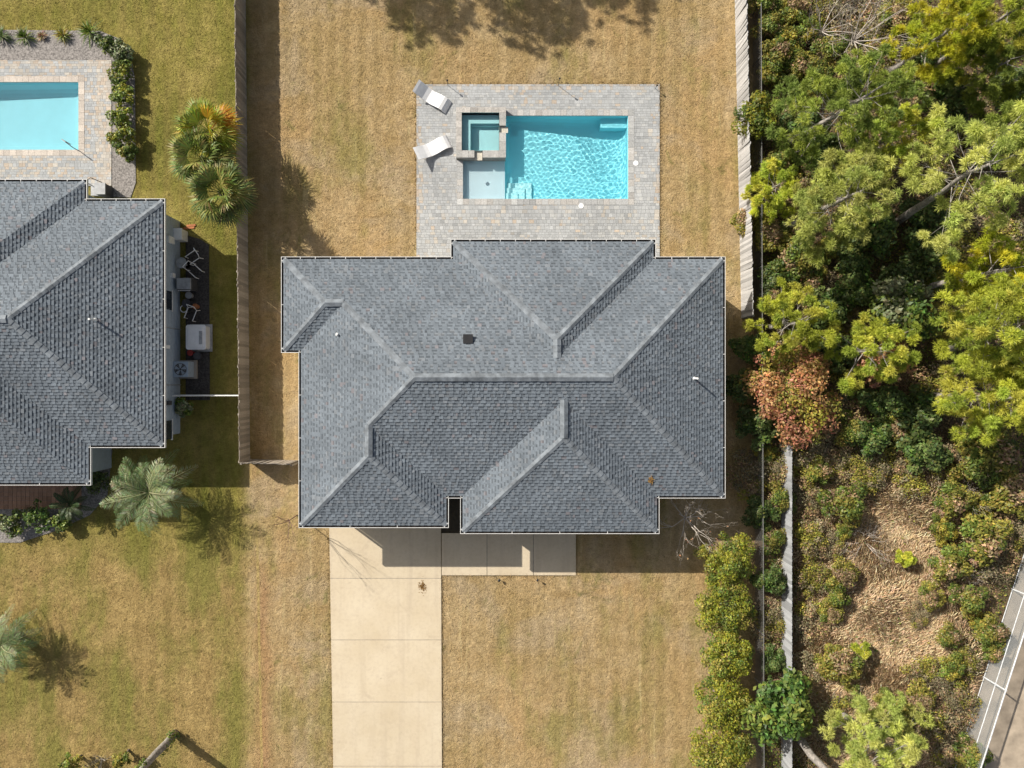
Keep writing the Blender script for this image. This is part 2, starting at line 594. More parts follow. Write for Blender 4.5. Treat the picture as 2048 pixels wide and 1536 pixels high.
def build_roof(roof, rects, ze, bounds=None, expo=0.138):
    faces = roof_faces(rects)
    und, sh = MB(), MB()
    for p, poly in faces:
        a, b, c = p
        zf = lambda q, o=0.0: (q[0], q[1], ze + PITCH * (a * q[0] + b * q[1] + c) + o)
        und.face([zf(q, -0.03) for q in poly])
        vv = [a * q[0] + b * q[1] + c for q in poly]
        uu = [-b * q[0] + a * q[1] for q in poly]
        j0, j1 = int(math.floor(min(vv) / expo - 1e-6)), int(math.ceil(max(vv) / expo))
        for j in range(max(0, j0), j1):
            lo, hi = j * expo, (j + 1) * expo
            band = clip(clip(poly, a, b, c - lo), -a, -b, hi - c)
            if area(band) < 1e-4: continue
            bu = [-b * q[0] + a * q[1] for q in band]
            rr = random.Random(random.random())
            u = min(bu); umax = max(bu)
            u0 = u - rr.random() * .6
            cut = u0; thick = False
            while cut < umax:
                nx = cut + rr.choice((0.09, 0.13, 0.17, 0.21)) * rr.uniform(0.85, 1.15)
                thick = not thick
                th = (0.026 if thick else 0.009) + rr.random() * 0.004
                cc = shingle_color()
                if nx > u:
                    tab = clip(clip(band, -b, a, -cut), b, -a, nx)
                    if area(tab) > 2e-5 and (bounds is None or bounds(tab[0])):
                        top = [zf(q, 0.004 + th * (1 - ((a * q[0] + b * q[1] + c) - lo) / expo)) for q in tab]
                        if thick:
                            sh.face(top, cc)
                        else:
                            # the lower ply between two tabs carries the dark shadow-line granules
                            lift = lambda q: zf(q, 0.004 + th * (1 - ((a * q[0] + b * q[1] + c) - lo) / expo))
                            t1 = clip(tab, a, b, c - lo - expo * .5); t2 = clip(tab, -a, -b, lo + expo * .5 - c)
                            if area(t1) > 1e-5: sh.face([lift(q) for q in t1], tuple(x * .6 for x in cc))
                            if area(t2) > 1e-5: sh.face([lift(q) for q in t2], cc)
                        n = len(tab)
                        for k in range(n):
                            q1, q2 = tab[k], tab[(k + 1) % n]
                            v1 = a * q1[0] + b * q1[1] + c; v2 = a * q2[0] + b * q2[1] + c
                            low = v1 - lo < 1e-4 and v2 - lo < 1e-4
                            if low or (abs(v1 - v2) > expo * 0.5 and th > 0.02):
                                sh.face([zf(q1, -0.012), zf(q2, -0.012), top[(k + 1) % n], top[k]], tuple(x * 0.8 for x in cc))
                cut = nx
    u = und.build('underlay', M['underlay'], roof)
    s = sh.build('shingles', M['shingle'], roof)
    setp(s, kind='stuff')

    def height(x, y):
        return ze + PITCH * max(min(pl[0] * x + pl[1] * y + pl[2] for pl in hip_planes(r)) for r in rects)
    return height


def cap_mesh(name, slope, ln=0.30, w=0.135):
    m = MB()
    t = 0.010
    # chevron, tail end proud of the next one
    for sx in (1, -1):
        m.face([(0, 0, t + 0.03), (ln, 0, t + 0.008), (ln, sx * w, -w * slope + t + 0.004), (0, sx * w, -w * slope + t + 0.02)][::sx])
        m.face([(0, sx * w, -w * slope + t + 0.02), (ln, sx * w, -w * slope + t + 0.004), (ln, sx * w, -w * slope - 0.02), (0, sx * w, -w * slope - 0.02)][::sx])
        m.face([(0, 0, t + 0.03), (0, sx * w, -w * slope + t + 0.02), (0, sx * w, -w * slope - 0.02), (0, 0, -0.02)][::sx])
    return m.mesh(name, M['cap'])


CAP_HIP = cap_mesh('hip_cap', PITCH / math.sqrt(2))
CAP_RIDGE = cap_mesh('ridge_cap', PITCH * 0.9, 0.30, 0.17)


def lay_caps(roof, org, height, lines, step=0.27, vis=lambda p: True, lift=0.0):
    for (p, q) in lines:
        p = Vector((p[0], p[1], height(p[0], p[1]) + 0.012)); q = Vector((q[0], q[1], height(q[0], q[1]) + 0.012))
        ridge = abs(p.z - q.z) < 0.05
        d = q - p; L = d.length; d.normalize()
        side = Vector((0, 0, 1)).cross(d).normalized(); up = d.cross(side)
        rot = Matrix((d, side, up)).transposed().to_euler()
        n = max(1, int(round(L / step)))
        for i in range(n):
            pos = p + d * (L * i / n)
            if not vis(pos): continue
            pos = pos + Vector((0, 0, 0.028 if ridge else 0.0)) - Vector(org)
            link('ridge_cap' if ridge else 'hip_cap', CAP_RIDGE if ridge else CAP_HIP, roof, pos,
                 (rot.x + random.uniform(-.02, .02), rot.y, rot.z + random.uniform(-.025, .025)))


def offset_rectilinear(pts, d):
    out = []
    n = len(pts)
    for i in range(n):
        p0, p1, p2 = pts[i - 1], pts[i], pts[(i + 1) % n]
        d1 = (Vector(p1) - Vector(p0)).normalized(); d2 = (Vector(p2) - Vector(p1)).normalized()
        n1 = Vector((-d1.y, d1.x)); n2 = Vector((-d2.y, d2.x))
        out.append(Vector(p1) + (n1 + n2) * d)
    return out


def build_gutters(house, org, outline, ze, vis=None):
    """outline clockwise seen from above -> left normal points outwards"""
    inn = outline
    mid = offset_rectilinear(outline, 0.085)
    outr = offset_rectilinear(outline, 0.108)
    hang = MB(); hang.box(-0.012, 0.012, 0.0, 0.09, -0.012, 0.004)
    hm = hang.mesh('gutter_hanger', M['gutter'])
    n = len(outline)
    for i in range(n):
        j = (i + 1) % n
        if vis and not (vis(outline[i]) or vis(outline[j])): continue
        m = MB()
        a, b = Vector(inn[i]), Vector(inn[j])
        zt, zb = ze + 0.035, ze - 0.10
        def q(p, z): return (p[0], p[1], z)
        m.face([q(outr[i], zt), q(outr[j], zt), q(mid[j], zt), q(mid[i], zt)])
        m.face([q(outr[j], zt), q(outr[i], zt), q(outr[i], zb), q(outr[j], zb)])
        m.face([q(outr[j], zb), q(outr[i], zb), q(inn[i], zb), q(inn[j], zb)])
        gut = m.build('gutter', M['gutter'], house)
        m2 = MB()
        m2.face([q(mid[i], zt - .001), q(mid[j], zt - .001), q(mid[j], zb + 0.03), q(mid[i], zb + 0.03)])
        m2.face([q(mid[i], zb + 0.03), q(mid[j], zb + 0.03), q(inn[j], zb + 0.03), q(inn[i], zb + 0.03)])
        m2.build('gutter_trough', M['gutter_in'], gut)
        d = b - a; L = d.length; d.normalize()
        rz = math.atan2(d.y, d.x)
        k = max(1, int(L / (0.70 if d.x > .5 else 1.9)))
        if L > 0.5:
            for s in range(k + 1):
                pos = a + d * (0.08 + (L - 0.16) * s / k)
                link('gutter_hanger', hm, gut, (pos.x - org[0], pos.y - org[1], zt - org[2]), (0, 0, rz))


def soffit_walls(house, rects, ze, over, mat, base=0.0):
    for i, (x0, x1, y0, y1) in enumerate(rects):
        o = over + 0.004 * i
        m = MB()
        m.box(x0 + o, x1 - o, y0 + o, y1 - o, base, ze - 0.03 - 0.004 * i)
        m.build('wall', mat, house)
        s = MB()
        s.box(x0 + .002 * i, x1 - .002 * i, y0 + .002 * i, y1 - .002 * i, ze - 0.10 - 0.004 * i, ze - 0.035 - .004 * i)
        s.build('soffit', M['white'], house)


ZE = 3.2
def E(px, py): 
    v = W(px, py, ZE); return (v.x, v.y)
def ER(x0, y0, x1, y1):
    a, b = E(x0, y1), E(x1, y0)
    return (a[0] + .12, b[0] - .12, a[1] + .12, b[1] - .12)


house_org = W(1010, 790, 0)
house = empty('house', house_org, 'single-storey house with grey shingle hip roof, between the swimming pool and the driveway', 'house')
rects = [ER(597, 513, 1451, 997), ER(562, 513, 900, 706), ER(597, 697, 898, 1056), ER(920, 597, 1319, 1068), ER(901, 478, 1312, 930)]
roof = empty('roof', (0, 0, 0)); roof.parent = house
# roof parts are stored relative to the house origin
def roof_build(roof, house): pass
hgt = build_roof(roof, rects, ZE)
rA, rC, rD, rE, rB = rects
def hipline(x, y, sx, sy, d): return ((x, y), (x + sx * d, y + sy * d))
hA = (rA[3] - rA[2]) / 2; hC = (rC[3] - rC[2]) / 2; hD = (rD[1] - rD[0]) / 2; hE = (rE[1] - rE[0]) / 2; hB = (rB[1] - rB[0]) / 2
yA, yC = rA[2] + hA, rC[2] + hC
xD, xE, xB = rD[0] + hD, rE[0] + hE, rB[0] + hB
lines = [((rA[0] + hA, yA), (rA[1] - hA, yA)), hipline(rA[1], rA[3], -1, -1, hA), hipline(rA[1], rA[2], -1, 1, hA),
         ((rA[0] + hC, rA[3] - hC), (rA[0] + hA, yA)), ((xD, rA[2] + hD), (rA[0] + hA, yA)),
         hipline(rC[0], rC[3], 1, -1, hC), ((rC[0] + hC, yC), (rA[0] + hC, yC)), hipline(rC[0], rC[2], 1, 1, hC),
         ((xD, rA[2] + hD), (xD, rD[2] + hD)), hipline(rD[0], rD[2], 1, 1, hD), hipline(rD[1], rD[2], -1, 1, hD),
         ((xE, rA[2] + hE), (xE, rE[2] + hE)), hipline(rE[0], rE[2], 1, 1, hE), hipline(rE[1], rE[2], -1, 1, hE),
         ((xB, rA[3] - hB), (xB, rB[3] - hB)), hipline(rB[0], rB[3], 1, -1, hB), hipline(rB[1], rB[3], -1, -1, hB)]
lay_caps(roof, house_org, hgt, lines, 0.29)
outline = [(rC[0], rA[3]), (rB[0], rA[3]), (rB[0], rB[3]), (rB[1], rB[3]), (rB[1], rA[3]), (rA[1], rA[3]), (rA[1], rA[2]), (rE[1], rA[2]),
           (rE[1], rE[2]), (rE[0], rE[2]), (rE[0], rA[2]), (rD[1], rA[2]), (rD[1], rD[2]), (rD[0], rD[2]), (rD[0], rC[2]), (rC[0], rC[2])]
build_gutters(house, house_org, outline, ZE)
soffit_walls(house, rects, ZE, 0.42, M['wall'])


def vent_pipe(roof, org, hfun, px, py, h=0.45, r=0.045):
    z = ZE + 1.5
    for _ in range(4):
        v = W(px, py, z); z = hfun(v.x, v.y)
    m = MB()
    m.tube([(v.x, v.y, z - 0.05), (v.x, v.y, z + h)], r, 12)
    m.tube([(v.x, v.y, z - 0.03), (v.x, v.y, z + 0.08)], [r * 2.2, r * 1.1], 12)
    return m.build('vent_pipe', M['white'], roof)


vent_pipe(roof, house_org, hgt, 1388, 757, 0.55)
vent_pipe(roof, house_org, hgt, 675, 669, 0.18)
z = 5.0
for _ in range(4):
    v = W(936, 678, z); z = hgt(v.x, v.y)
m = MB()
m.box(v.x - .16, v.x + .16, v.y - .15, v.y + .17, z - .1, z + .10)
m.prism([(v.x - .21, v.y - .2), (v.x + .21, v.y - .2), (v.x + .21, v.y + .2), (v.x - .21, v.y + .2)], z + .10, z + .135)
m.build('roof_vent', M['black'], roof)

# garage door, entry, porch posts, downspouts (under the eaves)
gx0, gx1, gy0, gy1 = rects[2]
m = MB()
for i in range(4):
    m.box(gx0 + 1.2, gx1 - 1.2, gy0 + 0.36, gy0 + 0.40, 0.06 + i * 0.56, 0.06 + i * 0.56 + 0.54)
m.build('garage_door', M['white'], house)
px0, px1, py0, py1 = rects[3]
m = MB(); m.box(px0 + 3.4, px0 + 4.5, py0 + 0.35, py0 + 0.41, 0.06, 2.2); dr = m.build('front_door', M['dark'], house)
m = MB(); m.tube([(px0 + 4.35, py0 + .33, 1.0), (px0 + 4.35, py0 + .33, 1.2)], 0.02, 8); m.build('handle', M['grey'], dr)
for wx in (1.2, 6.6):
    m = MB(); m.box(px0 + wx, px0 + wx + 1.2, py0 + 0.37, py0 + 0.40, 0.9, 2.3); w_ = m.build('window', M['glass'], house)
    m = MB(); m.box(px0 + wx - .08, px0 + wx + 1.28, py0 + 0.36, py0 + 0.39, 0.82, 0.9); m.build('sill', M['white'], w_)
bx0, bx1, by0, by1 = rects[4]
for k in range(4):
    m = MB(); m.box(bx0 + 1.1 + k * 1.7, bx0 + 2.6 + k * 1.7, by1 - 0.41, by1 - 0.37, 0.1, 2.3); m.build('patio_door', M['glass'], house)
for (cx, cy) in ((rects[0][1] - .38, rects[0][3] - .38), (rects[0][1] - .38, rects[0][2] + .38), (rects[2][0] + .38, rects[2][2] + .38)):
    m = MB(); m.box(cx - .04, cx + .04, cy - .04, cy + .04, 0.05, ZE - .1); m.build('downspout', M['white'], house)

# leaf litter on the roof valley
def litter(name, px, py, zf, n, r, label, cat, parent=None, palette=((.30, .17, .06), (.22, .12, .05), (.40, .26, .10)), sz=0.05):
    m = MB()
    for i in range(n):
        a = random.random() * 6.28; d = abs(random.gauss(0, r))
        q = W(px, py, 0.0)
        x, y = q.x + math.cos(a) * d * .8, q.y + math.sin(a) * d * 1.3
        z = zf(x, y)
        s = sz * random.uniform(.5, 1.3); an = random.random() * 6.28
        c_, s_ = math.cos(an) * s, math.sin(an) * s
        m.face([(x - c_, y - s_, z), (x + s_ * .5, y - c_ * .5, z + random.uniform(0, .03)), (x + c_, y + s_, z + random.uniform(0, .02)), (x - s_ * .5, y + c_ * .5, z + .004)], random.choice(palette))
    o = m.build(name, M['dryleaf'])
    return setp(o, label, cat, kind='stuff')


v = W(1302, 960, 3.5)
litter('leaf_litter', NX + v.x * PXM, NY - v.y * PXM, lambda x, y: hgt(x, y) + 0.035, 90, 0.09, 'small pile of brown leaves lodged in a roof valley above the front eave', 'leaves')

# ---------------------------------------------------------------- the house on the west
ZN = 2.7
def EN(px, py):
    v = W(px, py, ZN); return (v.x, v.y)
def ENR(x0, y0, x1, y1):
    a, b = EN(x0, y1), EN(x1, y0)
    return (a[0] + .12, b[0] - .12, a[1] + .12, b[1] - .12)


n_org = W(200, 650, 0)
nh = empty('house', n_org, 'blue-grey sided house with grey shingle hip roof beside the generator and the fan palms', 'house')
ZE_save = ZE
nrects = [ENR(-400, 397, 331, 896), ENR(-330, 358, 175, 800), ENR(-330, 560, 183, 971)]
nroof = empty('roof', (0, 0, 0)); nroof.parent = nh
nh_h = build_roof(nroof, nrects, ZN, bounds=lambda q: q[0] > -26.0)
A_, B_, C_ = nrects
hw = (A_[3] - A_[2]) / 2
lines = [((A_[1], A_[3]), (A_[1] - hw, A_[3] - hw)), ((A_[1], A_[2]), (A_[1] - hw, A_[2] + hw)), ((A_[1] - hw, A_[3] - hw), (A_[1] - hw - 2, A_[3] - hw))]
lines += [((B_[1], B_[3]), (B_[1] - 6.0, B_[3] - 6.0)), ((C_[1], C_[2]), (C_[1] - 5.8, C_[2] + 5.8))]
def line_top(p, q):
    # stop where another roof covers the hip
    return (p, q)
lay_caps(nroof, n_org, nh_h, lines, 0.29, vis=lambda p: p.x > -25.8)
outl = [(A_[0], B_[3]), (B_[1], B_[3]), (B_[1], A_[3]), (A_[1], A_[3]), (A_[1], A_[2]), (C_[1], A_[2]), (C_[1], C_[2]), (A_[0], C_[2])]
build_gutters(nh, n_org, outl, ZN, vis=lambda p: p[0] > -25.5)
soffit_walls(nh, nrects, ZN, 0.36, M['siding'])
ZE, _z = ZN, ZE
vent_pipe(nroof, n_org, nh_h, 190, 640, 0.5)
ZE = _z
# things fixed on the east wall
wx = A_[1] - 0.36
for (py_, w_, z0, z1, mt) in ((478, .32, .9, 1.5, 'white'), (548, .22, .8, 1.1, 'white'), (694, .16, 1.4, 1.8, 'white'), (806, .2, 1.2, 1.6, 'dark')):
    yc = -(py_ - NY) / PXM * .96
    m = MB(); m.box(wx - .01, wx + .12, yc - w_ / 2, yc + w_ / 2, z0, z1); m.build('meter_box', M[mt], nh)
for py_ in (470, 655, 770):
    yc = -(py_ - NY) / PXM * .96
    m = MB(); m.tube([(wx + .03, yc, 0.0), (wx + .03, yc, 2.4)], 0.025, 8); m.build('conduit', M['grey'], nh)
for i in range(14):
    m = MB(); z0 = 0.12 + i * .18
    m.box(wx - .02, wx + .012, A_[2] + .4, A_[3] - .4, z0, z0 + .165); m.build('siding_board', M['siding'], nh)
for py_ in (600, 860):
    yc = -(py_ - NY) / PXM * .96
    m = MB(); m.box(wx - .01, wx + .03, yc - .45, yc + .45, 1.0, 2.1); w_ = m.build('window', M['glass'], nh)
    m = MB(); m.box(wx - .01, wx + .05, yc - .52, yc + .52, .93, 1.0); m.build('sill', M['white'], w_)

# ---------------------------------------------------------------- pool deck, pools
def paver_color(edge):
    u = random.random()
    if u < 0.6: b = (0.365, 0.375, 0.38)
    elif u < 0.8: b = (0.325, 0.335, 0.34)
    elif u < 0.96: b = (0.40, 0.405, 0.40)
    else: b = (0.39, 0.375, 0.35)
    if random.random() < edge: b = random.choice([(0.43, 0.365, 0.30), (0.41, 0.38, 0.34), (0.44, 0.41, 0.365)])
    v = random.gauss(1.0, 0.06)
    return tuple(max(.1, x * v) for x in b)


def subtract(r, h):
    """rectangle minus rectangle -> rectangles"""
    x0, x1, y0, y1 = r; a, b, c, d = h
    if b <= x0 or a >= x1 or d <= y0 or c >= y1: return [r]
    out = []
    if a > x0: out.append((x0, a, y0, y1))
    if b < x1: out.append((b, x1, y0, y1))
    xa, xb = max(x0, a), min(x1, b)
    if c > y0: out.append((xa, xb, y0, c))
    if d < y1: out.append((xa, xb, d, y1))
    return out


def paver_deck(name, r, holes, zt=DZ, warm=lambda x, y: 0.1):
    o = empty(name, (0, 0, 0), kind='structure')
    slab = MB()
    xs = sorted({r[0], r[1], *[min(max(v, r[0]), r[1]) for h in holes for v in h[:2]]})
    ys = sorted({r[2], r[3], *[min(max(v, r[2]), r[3]) for h in holes for v in h[2:]]})
    for a, b, c_, d_ in grid_cells(xs, ys, holes):
        slab.box(a, b, c_, d_, 0.002, zt - 0.012, bottom=False)
    slab.build('bedding', M['grout'], o)
    pv = MB()
    g = 0.004
    y = r[2]
    while y < r[3] - .02:
        hgt_ = random.choice((0.125, 0.125, 0.19))
        y1 = min(y + hgt_, r[3])
        x = r[0] - random.random() * 0.2
        while x < r[1]:
            w = random.choice((0.125, 0.19, 0.19, 0.25))
            a, b = max(x, r[0]), min(x + w, r[1])
            if b - a > 0.03:
                ps = [(a, b, y, y1)]
                for h in holes: ps = [q for p in ps for q in subtract(p, h)]
                for p in ps:
                    if p[1] - p[0] > .02 and p[3] - p[2] > .02:
                        dz = random.uniform(-.003, .003)
                        pv.box(p[0] + g, p[1] - g, p[2] + g, p[3] - g, zt - .02, zt + dz, paver_color(warm((p[0] + p[1]) / 2, (p[2] + p[3]) / 2)), bottom=False)
            x += w
        y = y1
    setp(pv.build('pavers', M['paver'], o), kind='stuff')
    return o


DECK = rect(833, 169, 1319, 560)
def warm_main(x, y):
    d = min(x - DECK[0], DECK[1] - x, DECK[3] - y)
    e = max(0, 1 - d / 0.55) * 0.45
    return 0.03 + e + (0.25 * max(0, 1 - abs(x - 1.6) / 1.2) if y > 12.5 else 0)


COP = 0.30
def grow(r, d): return (r[0] - d, r[1] + d, r[2] - d, r[3] + d)
SPA_X = rect(912, 214, 1012, 315, 0.4)
SPA_I = rect(923.5, 225, 998.5, 300.5, 0.4)
paver_deck('pool_deck', DECK, [grow(POOL, COP), (LEDGE[0] - COP, LEDGE[1], LEDGE[2] - COP, LEDGE[3]), SPA_X], warm=warm_main)


def coping_run(parent, x0, x1, y0, y1, along, zb=0.0, zt=0.058, step=0.31, base=None):
    L = (x1 - x0) if along == 'x' else (y1 - y0)
    n = max(1, int(round(L / step)))
    for i in range(n):
        a, b = i / n, (i + 1) / n
        q = (x0 + (x1 - x0) * a + .004, x0 + (x1 - x0) * b - .004, y0 + .003, y1 - .003) if along == 'x' else (x0 + .003, x1 - .003, y0 + (y1 - y0) * a + .004, y0 + (y1 - y0) * b - .004)
        v = random.gauss(1, .09)
        c = base or random.choice([(0.39, 0.395, 0.39), (0.36, 0.365, 0.365), (0.41, 0.40, 0.385), (0.39, 0.375, 0.355)])
        m = MB(); m.box(*q, zb, zt + random.uniform(-.003, .003), tuple(x * v for x in c))
        m.build('coping_stone', M['stone'], parent)


def wavy(name, r, z, amp, res, parent, seed=1, lams=(0.16, 0.42)):
    nx = max(4, int((r[1] - r[0]) / res)); ny = max(4, int((r[3] - r[2]) / res))
    X, Y = np.meshgrid(np.linspace(r[0], r[1], nx + 1), np.linspace(r[2], r[3], ny + 1))
    q = np.random.default_rng(seed)
    Z = np.zeros_like(X)
    for k in range(26):
        lam = q.uniform(*lams); an = q.uniform(0, 6.283); ph = q.uniform(0, 6.283)
        Z += lam * np.sin((X * math.cos(an) + Y * math.sin(an)) * 6.283 / lam + ph)
    Z = Z / 26 * amp + z
    V = np.stack([X, Y, Z], -1).reshape(-1, 3)
    i = np.arange(nx * ny); a = (i // nx) * (nx + 1) + i % nx
    F = np.stack([a, a + 1, a + nx + 2, a + nx + 1], -1)
    org = parent.matrix_basis.translation if parent else Vector((0, 0, 0))
    me = np_mesh(name, V - np.array(org)[None, :], F, None, M['water'], True)
    o = link(name, me, parent)
    o.cycles.is_caustics_caster = True
    return o


def shell_floor(r, zf, zt, res, mat, name, parent):
    """plastered basin: walls and a floor whose height is zf(x, y)"""
    nx = max(2, int((r[1] - r[0]) / res)); ny = max(2, int((r[3] - r[2]) / res))
    m = MB()
    xs = np.linspace(r[0], r[1], nx + 1); ys = np.linspace(r[2], r[3], ny + 1)
    Z = [[zf(x, y) for x in xs] for y in ys]
    b = 0
    for j in range(ny + 1):
        for i in range(nx + 1): m.v.append((xs[i], ys[j], Z[j][i]))
    for j in range(ny):
        for i in range(nx):
            a = j * (nx + 1) + i
            m.f.append((a, a + 1, a + nx + 2, a + nx + 1)); m.c.append((1, 1, 1))
    for (pts, flip) in (([(i, 0) for i in range(nx + 1)], 0), ([(nx, j) for j in range(ny + 1)], 0), ([(nx - i, ny) for i in range(nx + 1)], 0), ([(0, ny - j) for j in range(ny + 1)], 0)):
        for (i0, j0), (i1, j1) in zip(pts, pts[1:]):
            m.face([(xs[i0], ys[j0], Z[j0][i0]), (xs[i0], ys[j0], zt), (xs[i1], ys[j1], zt), (xs[i1], ys[j1], Z[j1][i1])])
    o = m.build(name, mat, parent)
    o.cycles.is_caustics_receiver = True
    return o


def cove(r, x, y, D, rad=0.55):
    d = min(x - r[0], r[1] - x, y - r[2], r[3] - y)
    if d >= rad: return -D
    return -D + rad - math.sqrt(max(0, rad * rad - (rad - d) ** 2))


pool_org = ((POOL[0] + POOL[1]) / 2, (POOL[2] + POOL[3]) / 2, 0)
pool = empty('swimming_pool', pool_org, 'rectangular turquoise swimming pool with a shallow sun shelf, beside the raised spa', 'pool')
def pool_z(x, y):
    u = (x - POOL[0]) / (POOL[1] - POOL[0])
    D = 0.74 + 0.46 * min(1, max(0, (u - 0.15) / 0.7))
    return cove(POOL, x, y, D, .4)
shell_floor(POOL, pool_z, 0.0, 0.11, M['plaster'], 'basin', pool)
WZ = -0.12
# inner walls between shelf and basin are open above the shelf: shelf floor
LZ = -0.30
lf = shell_floor(LEDGE, lambda x, y: LZ, 0.0, 5, M['plaster_pale'], 'sun_shelf', pool)
# remove the side towards the deep basin from both shells above the shelf (cut by rebuilding)
def drop_wall(o, test):
    import bmesh
    bm = bmesh.new(); bm.from_mesh(o.data)
    bmesh.ops.delete(bm, geom=[f for f in bm.faces if test(f)], context='FACES')
    bm.to_mesh(o.data); bm.free()
ox = LEDGE[1] - pool_org[0]
drop_wall(lf, lambda f: all(abs(v.co.x - ox) < 1e-4 for v in f.verts))
bs = [c for c in pool.children if c.name.startswith('basin')][0]
yl0, yl1 = LEDGE[2] - pool_org[1], LEDGE[3] - pool_org[1]
drop_wall(bs, lambda f: all(abs(v.co.x - ox) < 1e-4 for v in f.verts) and f.calc_center_median().y < yl1 and f.calc_center_median().y > yl0 - .01)
m = MB(); m.face([(POOL[0], LEDGE[2], -.9), (POOL[0], LEDGE[2], LZ), (POOL[0], LEDGE[3] + .06, LZ), (POOL[0], LEDGE[3] + .06, -.9)])
o = m.build('shelf_riser', M['plaster'], pool); o.cycles.is_caustics_receiver = True
# steps in the corner and a corner bench
for i, (xx, yy, zz) in enumerate(((1064, 361, -0.60), (1050, 372, -0.48), (1036, 383, -0.40))):
    a = W(1010, 398); b = W(xx, yy)
    m = MB(); m.box(a.x + .003, b.x, a.y + .003, b.y, -.95, zz); o = m.build('step', M['plaster_spa'], pool); o.cycles.is_caustics_receiver = True
a = W(1203, 251); b = W(1256, 232)
m = MB(); m.box(a.x, b.x - .003, a.y, b.y - .003, -1.15, -0.42); o = m.build('bench', M['plaster'], pool); o.cycles.is_caustics_receiver = True
full = (LEDGE[0], POOL[1], POOL[2], POOL[3])
wavy('water', POOL, WZ, 0.05, 0.022, pool, 3, (0.12, 0.32))
wavy('shelf_water', LEDGE, WZ, 0.012, 0.08, pool, 4)
# coping
for args in ((POOL[0], POOL[1] + COP, POOL[3], POOL[3] + COP, 'x'), (POOL[0], POOL[1] + COP, POOL[2] - COP, POOL[2], 'x'), (POOL[1], POOL[1] + COP, POOL[2], POOL[3], 'y'),
             (LEDGE[0] - COP, POOL[0], POOL[2] - COP, POOL[2], 'x'), (LEDGE[0] - COP, LEDGE[0], LEDGE[2], LEDGE[3] - .07, 'y')):
    coping_run(pool, *args)
p = W(975, 365)
m = MB(); m.tube([(p.x, p.y, LZ), (p.x, p.y, LZ + .03)], .09, 12); m.build('bubbler', M['plaster_pale'], pool)

# raised spa
sc = ((SPA_X[0] + SPA_X[1]) / 2, (SPA_X[2] + SPA_X[3]) / 2, 0)
spa = empty('spa', sc, 'raised square spa with wide stone rim and two spillways at the pool corner', 'spa')
SZ = 0.40
X0, X1, Y0, Y1 = SPA_X; I0, I1, J0, J1 = SPA_I
wst = MB()
sill_e = W(1004, 258, .4).y; sill_s = W(957, 313, .4).x
wc = (0.34, 0.32, 0.30)
wst.box(X0 + .01, I0, Y0 + .01, Y1 - .01, -.4, SZ - .06, wc); wst.box(I0, I1, J1, Y1 - .01, -.4, SZ - .06, wc)
wst.box(I1, X1 - .01, Y0 + .01, sill_e - .17, -.95, SZ - .06, wc); wst.box(I1, X1 - .01, sill_e + .17, Y1 - .01, -.95, SZ - .06, wc); wst.box(I1, X1 - .012, sill_e - .17, sill_e + .17, -.95, SZ - .16, wc)
wst.box(I0, sill_s - .2, Y0 + .01, J0, -.4, SZ - .06, wc); wst.box(sill_s + .2, I1, Y0 + .01, J0, -.4, SZ - .06, wc); wst.box(sill_s - .2, sill_s + .2, Y0 + .012, J0, -.4, SZ - .16, wc)
wst.build('wall', M['stone'], spa)
for a in ((X0, X1, J1, Y1, 'x'), (X0, I0, J0, J1, 'y'), (I1, X1, J0, sill_e - .17, 'y'), (I1, X1, sill_e + .17, J1, 'y'), (X0, sill_s - .2, Y0, J0, 'x'), (sill_s + .2, X1, Y0, J0, 'x')):
    coping_run(spa, *a, zb=SZ - .06, zt=SZ, step=.36, base=random.choice([(0.37, 0.365, 0.35), (0.39, 0.37, 0.345)]))
for (a, b, c_, d_) in ((I1 - .02, X1 + .10, sill_e - .15, sill_e + .15), (sill_s - .18, sill_s + .18, Y0 - .10, J0 + .02)):
    m = MB(); m.box(a, b, c_, d_, SZ - .16, SZ - .13, (0.50, 0.47, 0.40)); m.build('spillway', M['stone'], spa)
b0, b1, b2, b3 = I0 + .42, I1 - .02, J0 + .10, J1 - .42
def spa_z(x, y): return -0.5
o = shell_floor((I0, I1, J0, J1), spa_z, SZ - .02, 5, M['plaster_spa'], 'basin', spa)
m = MB()
m.box(I0 + .003, b0, J0 + .003, J1 - .003, -.49, -.02); m.box(b0, I1 - .003, b3, J1 - .004, -.49, -.02)
m.box(b0, b0 + .06, b2, b3 - .004, -.49, -.27); m.box(b0, I1 - .004, b3 - .08, b3 - .004, -.49, -.275); m.box(b0 + .06, I1 - .004, J0 + .004, b2, -.49, -.28)
o = m.build('bench', M['plaster_spa'], spa); o.cycles.is_caustics_receiver = True
wavy('water', (I0, I1, J0, J1), SZ - .125, 0.006, 0.06, spa, 6)

# neighbouring pool
NDECK = rect(-200, 121, 224, 372)
paver_deck('pool_deck', NDECK, [grow(NPOOL, COP)], warm=lambda x, y: 0.28 + (0.5 if x > NDECK[1] - .75 else 0) + (0.3 if y > NDECK[3] - .5 else 0))
np_ = empty('swimming_pool', ((NPOOL[0] + NPOOL[1]) / 2, (NPOOL[2] + NPOOL[3]) / 2, 0), 'calm pale blue swimming pool behind the blue-grey sided house', 'pool')
def npz(x, y):
    u = (NPOOL[1] - x) / 7.4
    return cove(NPOOL, x, y, 0.74 + 0.32 * min(1, max(0, u)))
shell_floor(NPOOL, npz, 0.0, 0.16, M['plaster_n'], 'basin', np_)
wavy('water', NPOOL, WZ, 0.003, 0.12, np_, 9)
for args in ((NPOOL[0], NPOOL[1] + COP, NPOOL[3], NPOOL[3] + COP, 'x'), (NPOOL[0], NPOOL[1] + COP, NPOOL[2] - COP, NPOOL[2], 'x'), (NPOOL[1], NPOOL[1] + COP, NPOOL[2], NPOOL[3], 'y')):
    coping_run(np_, *args, base=(0.47, 0.42, 0.37))

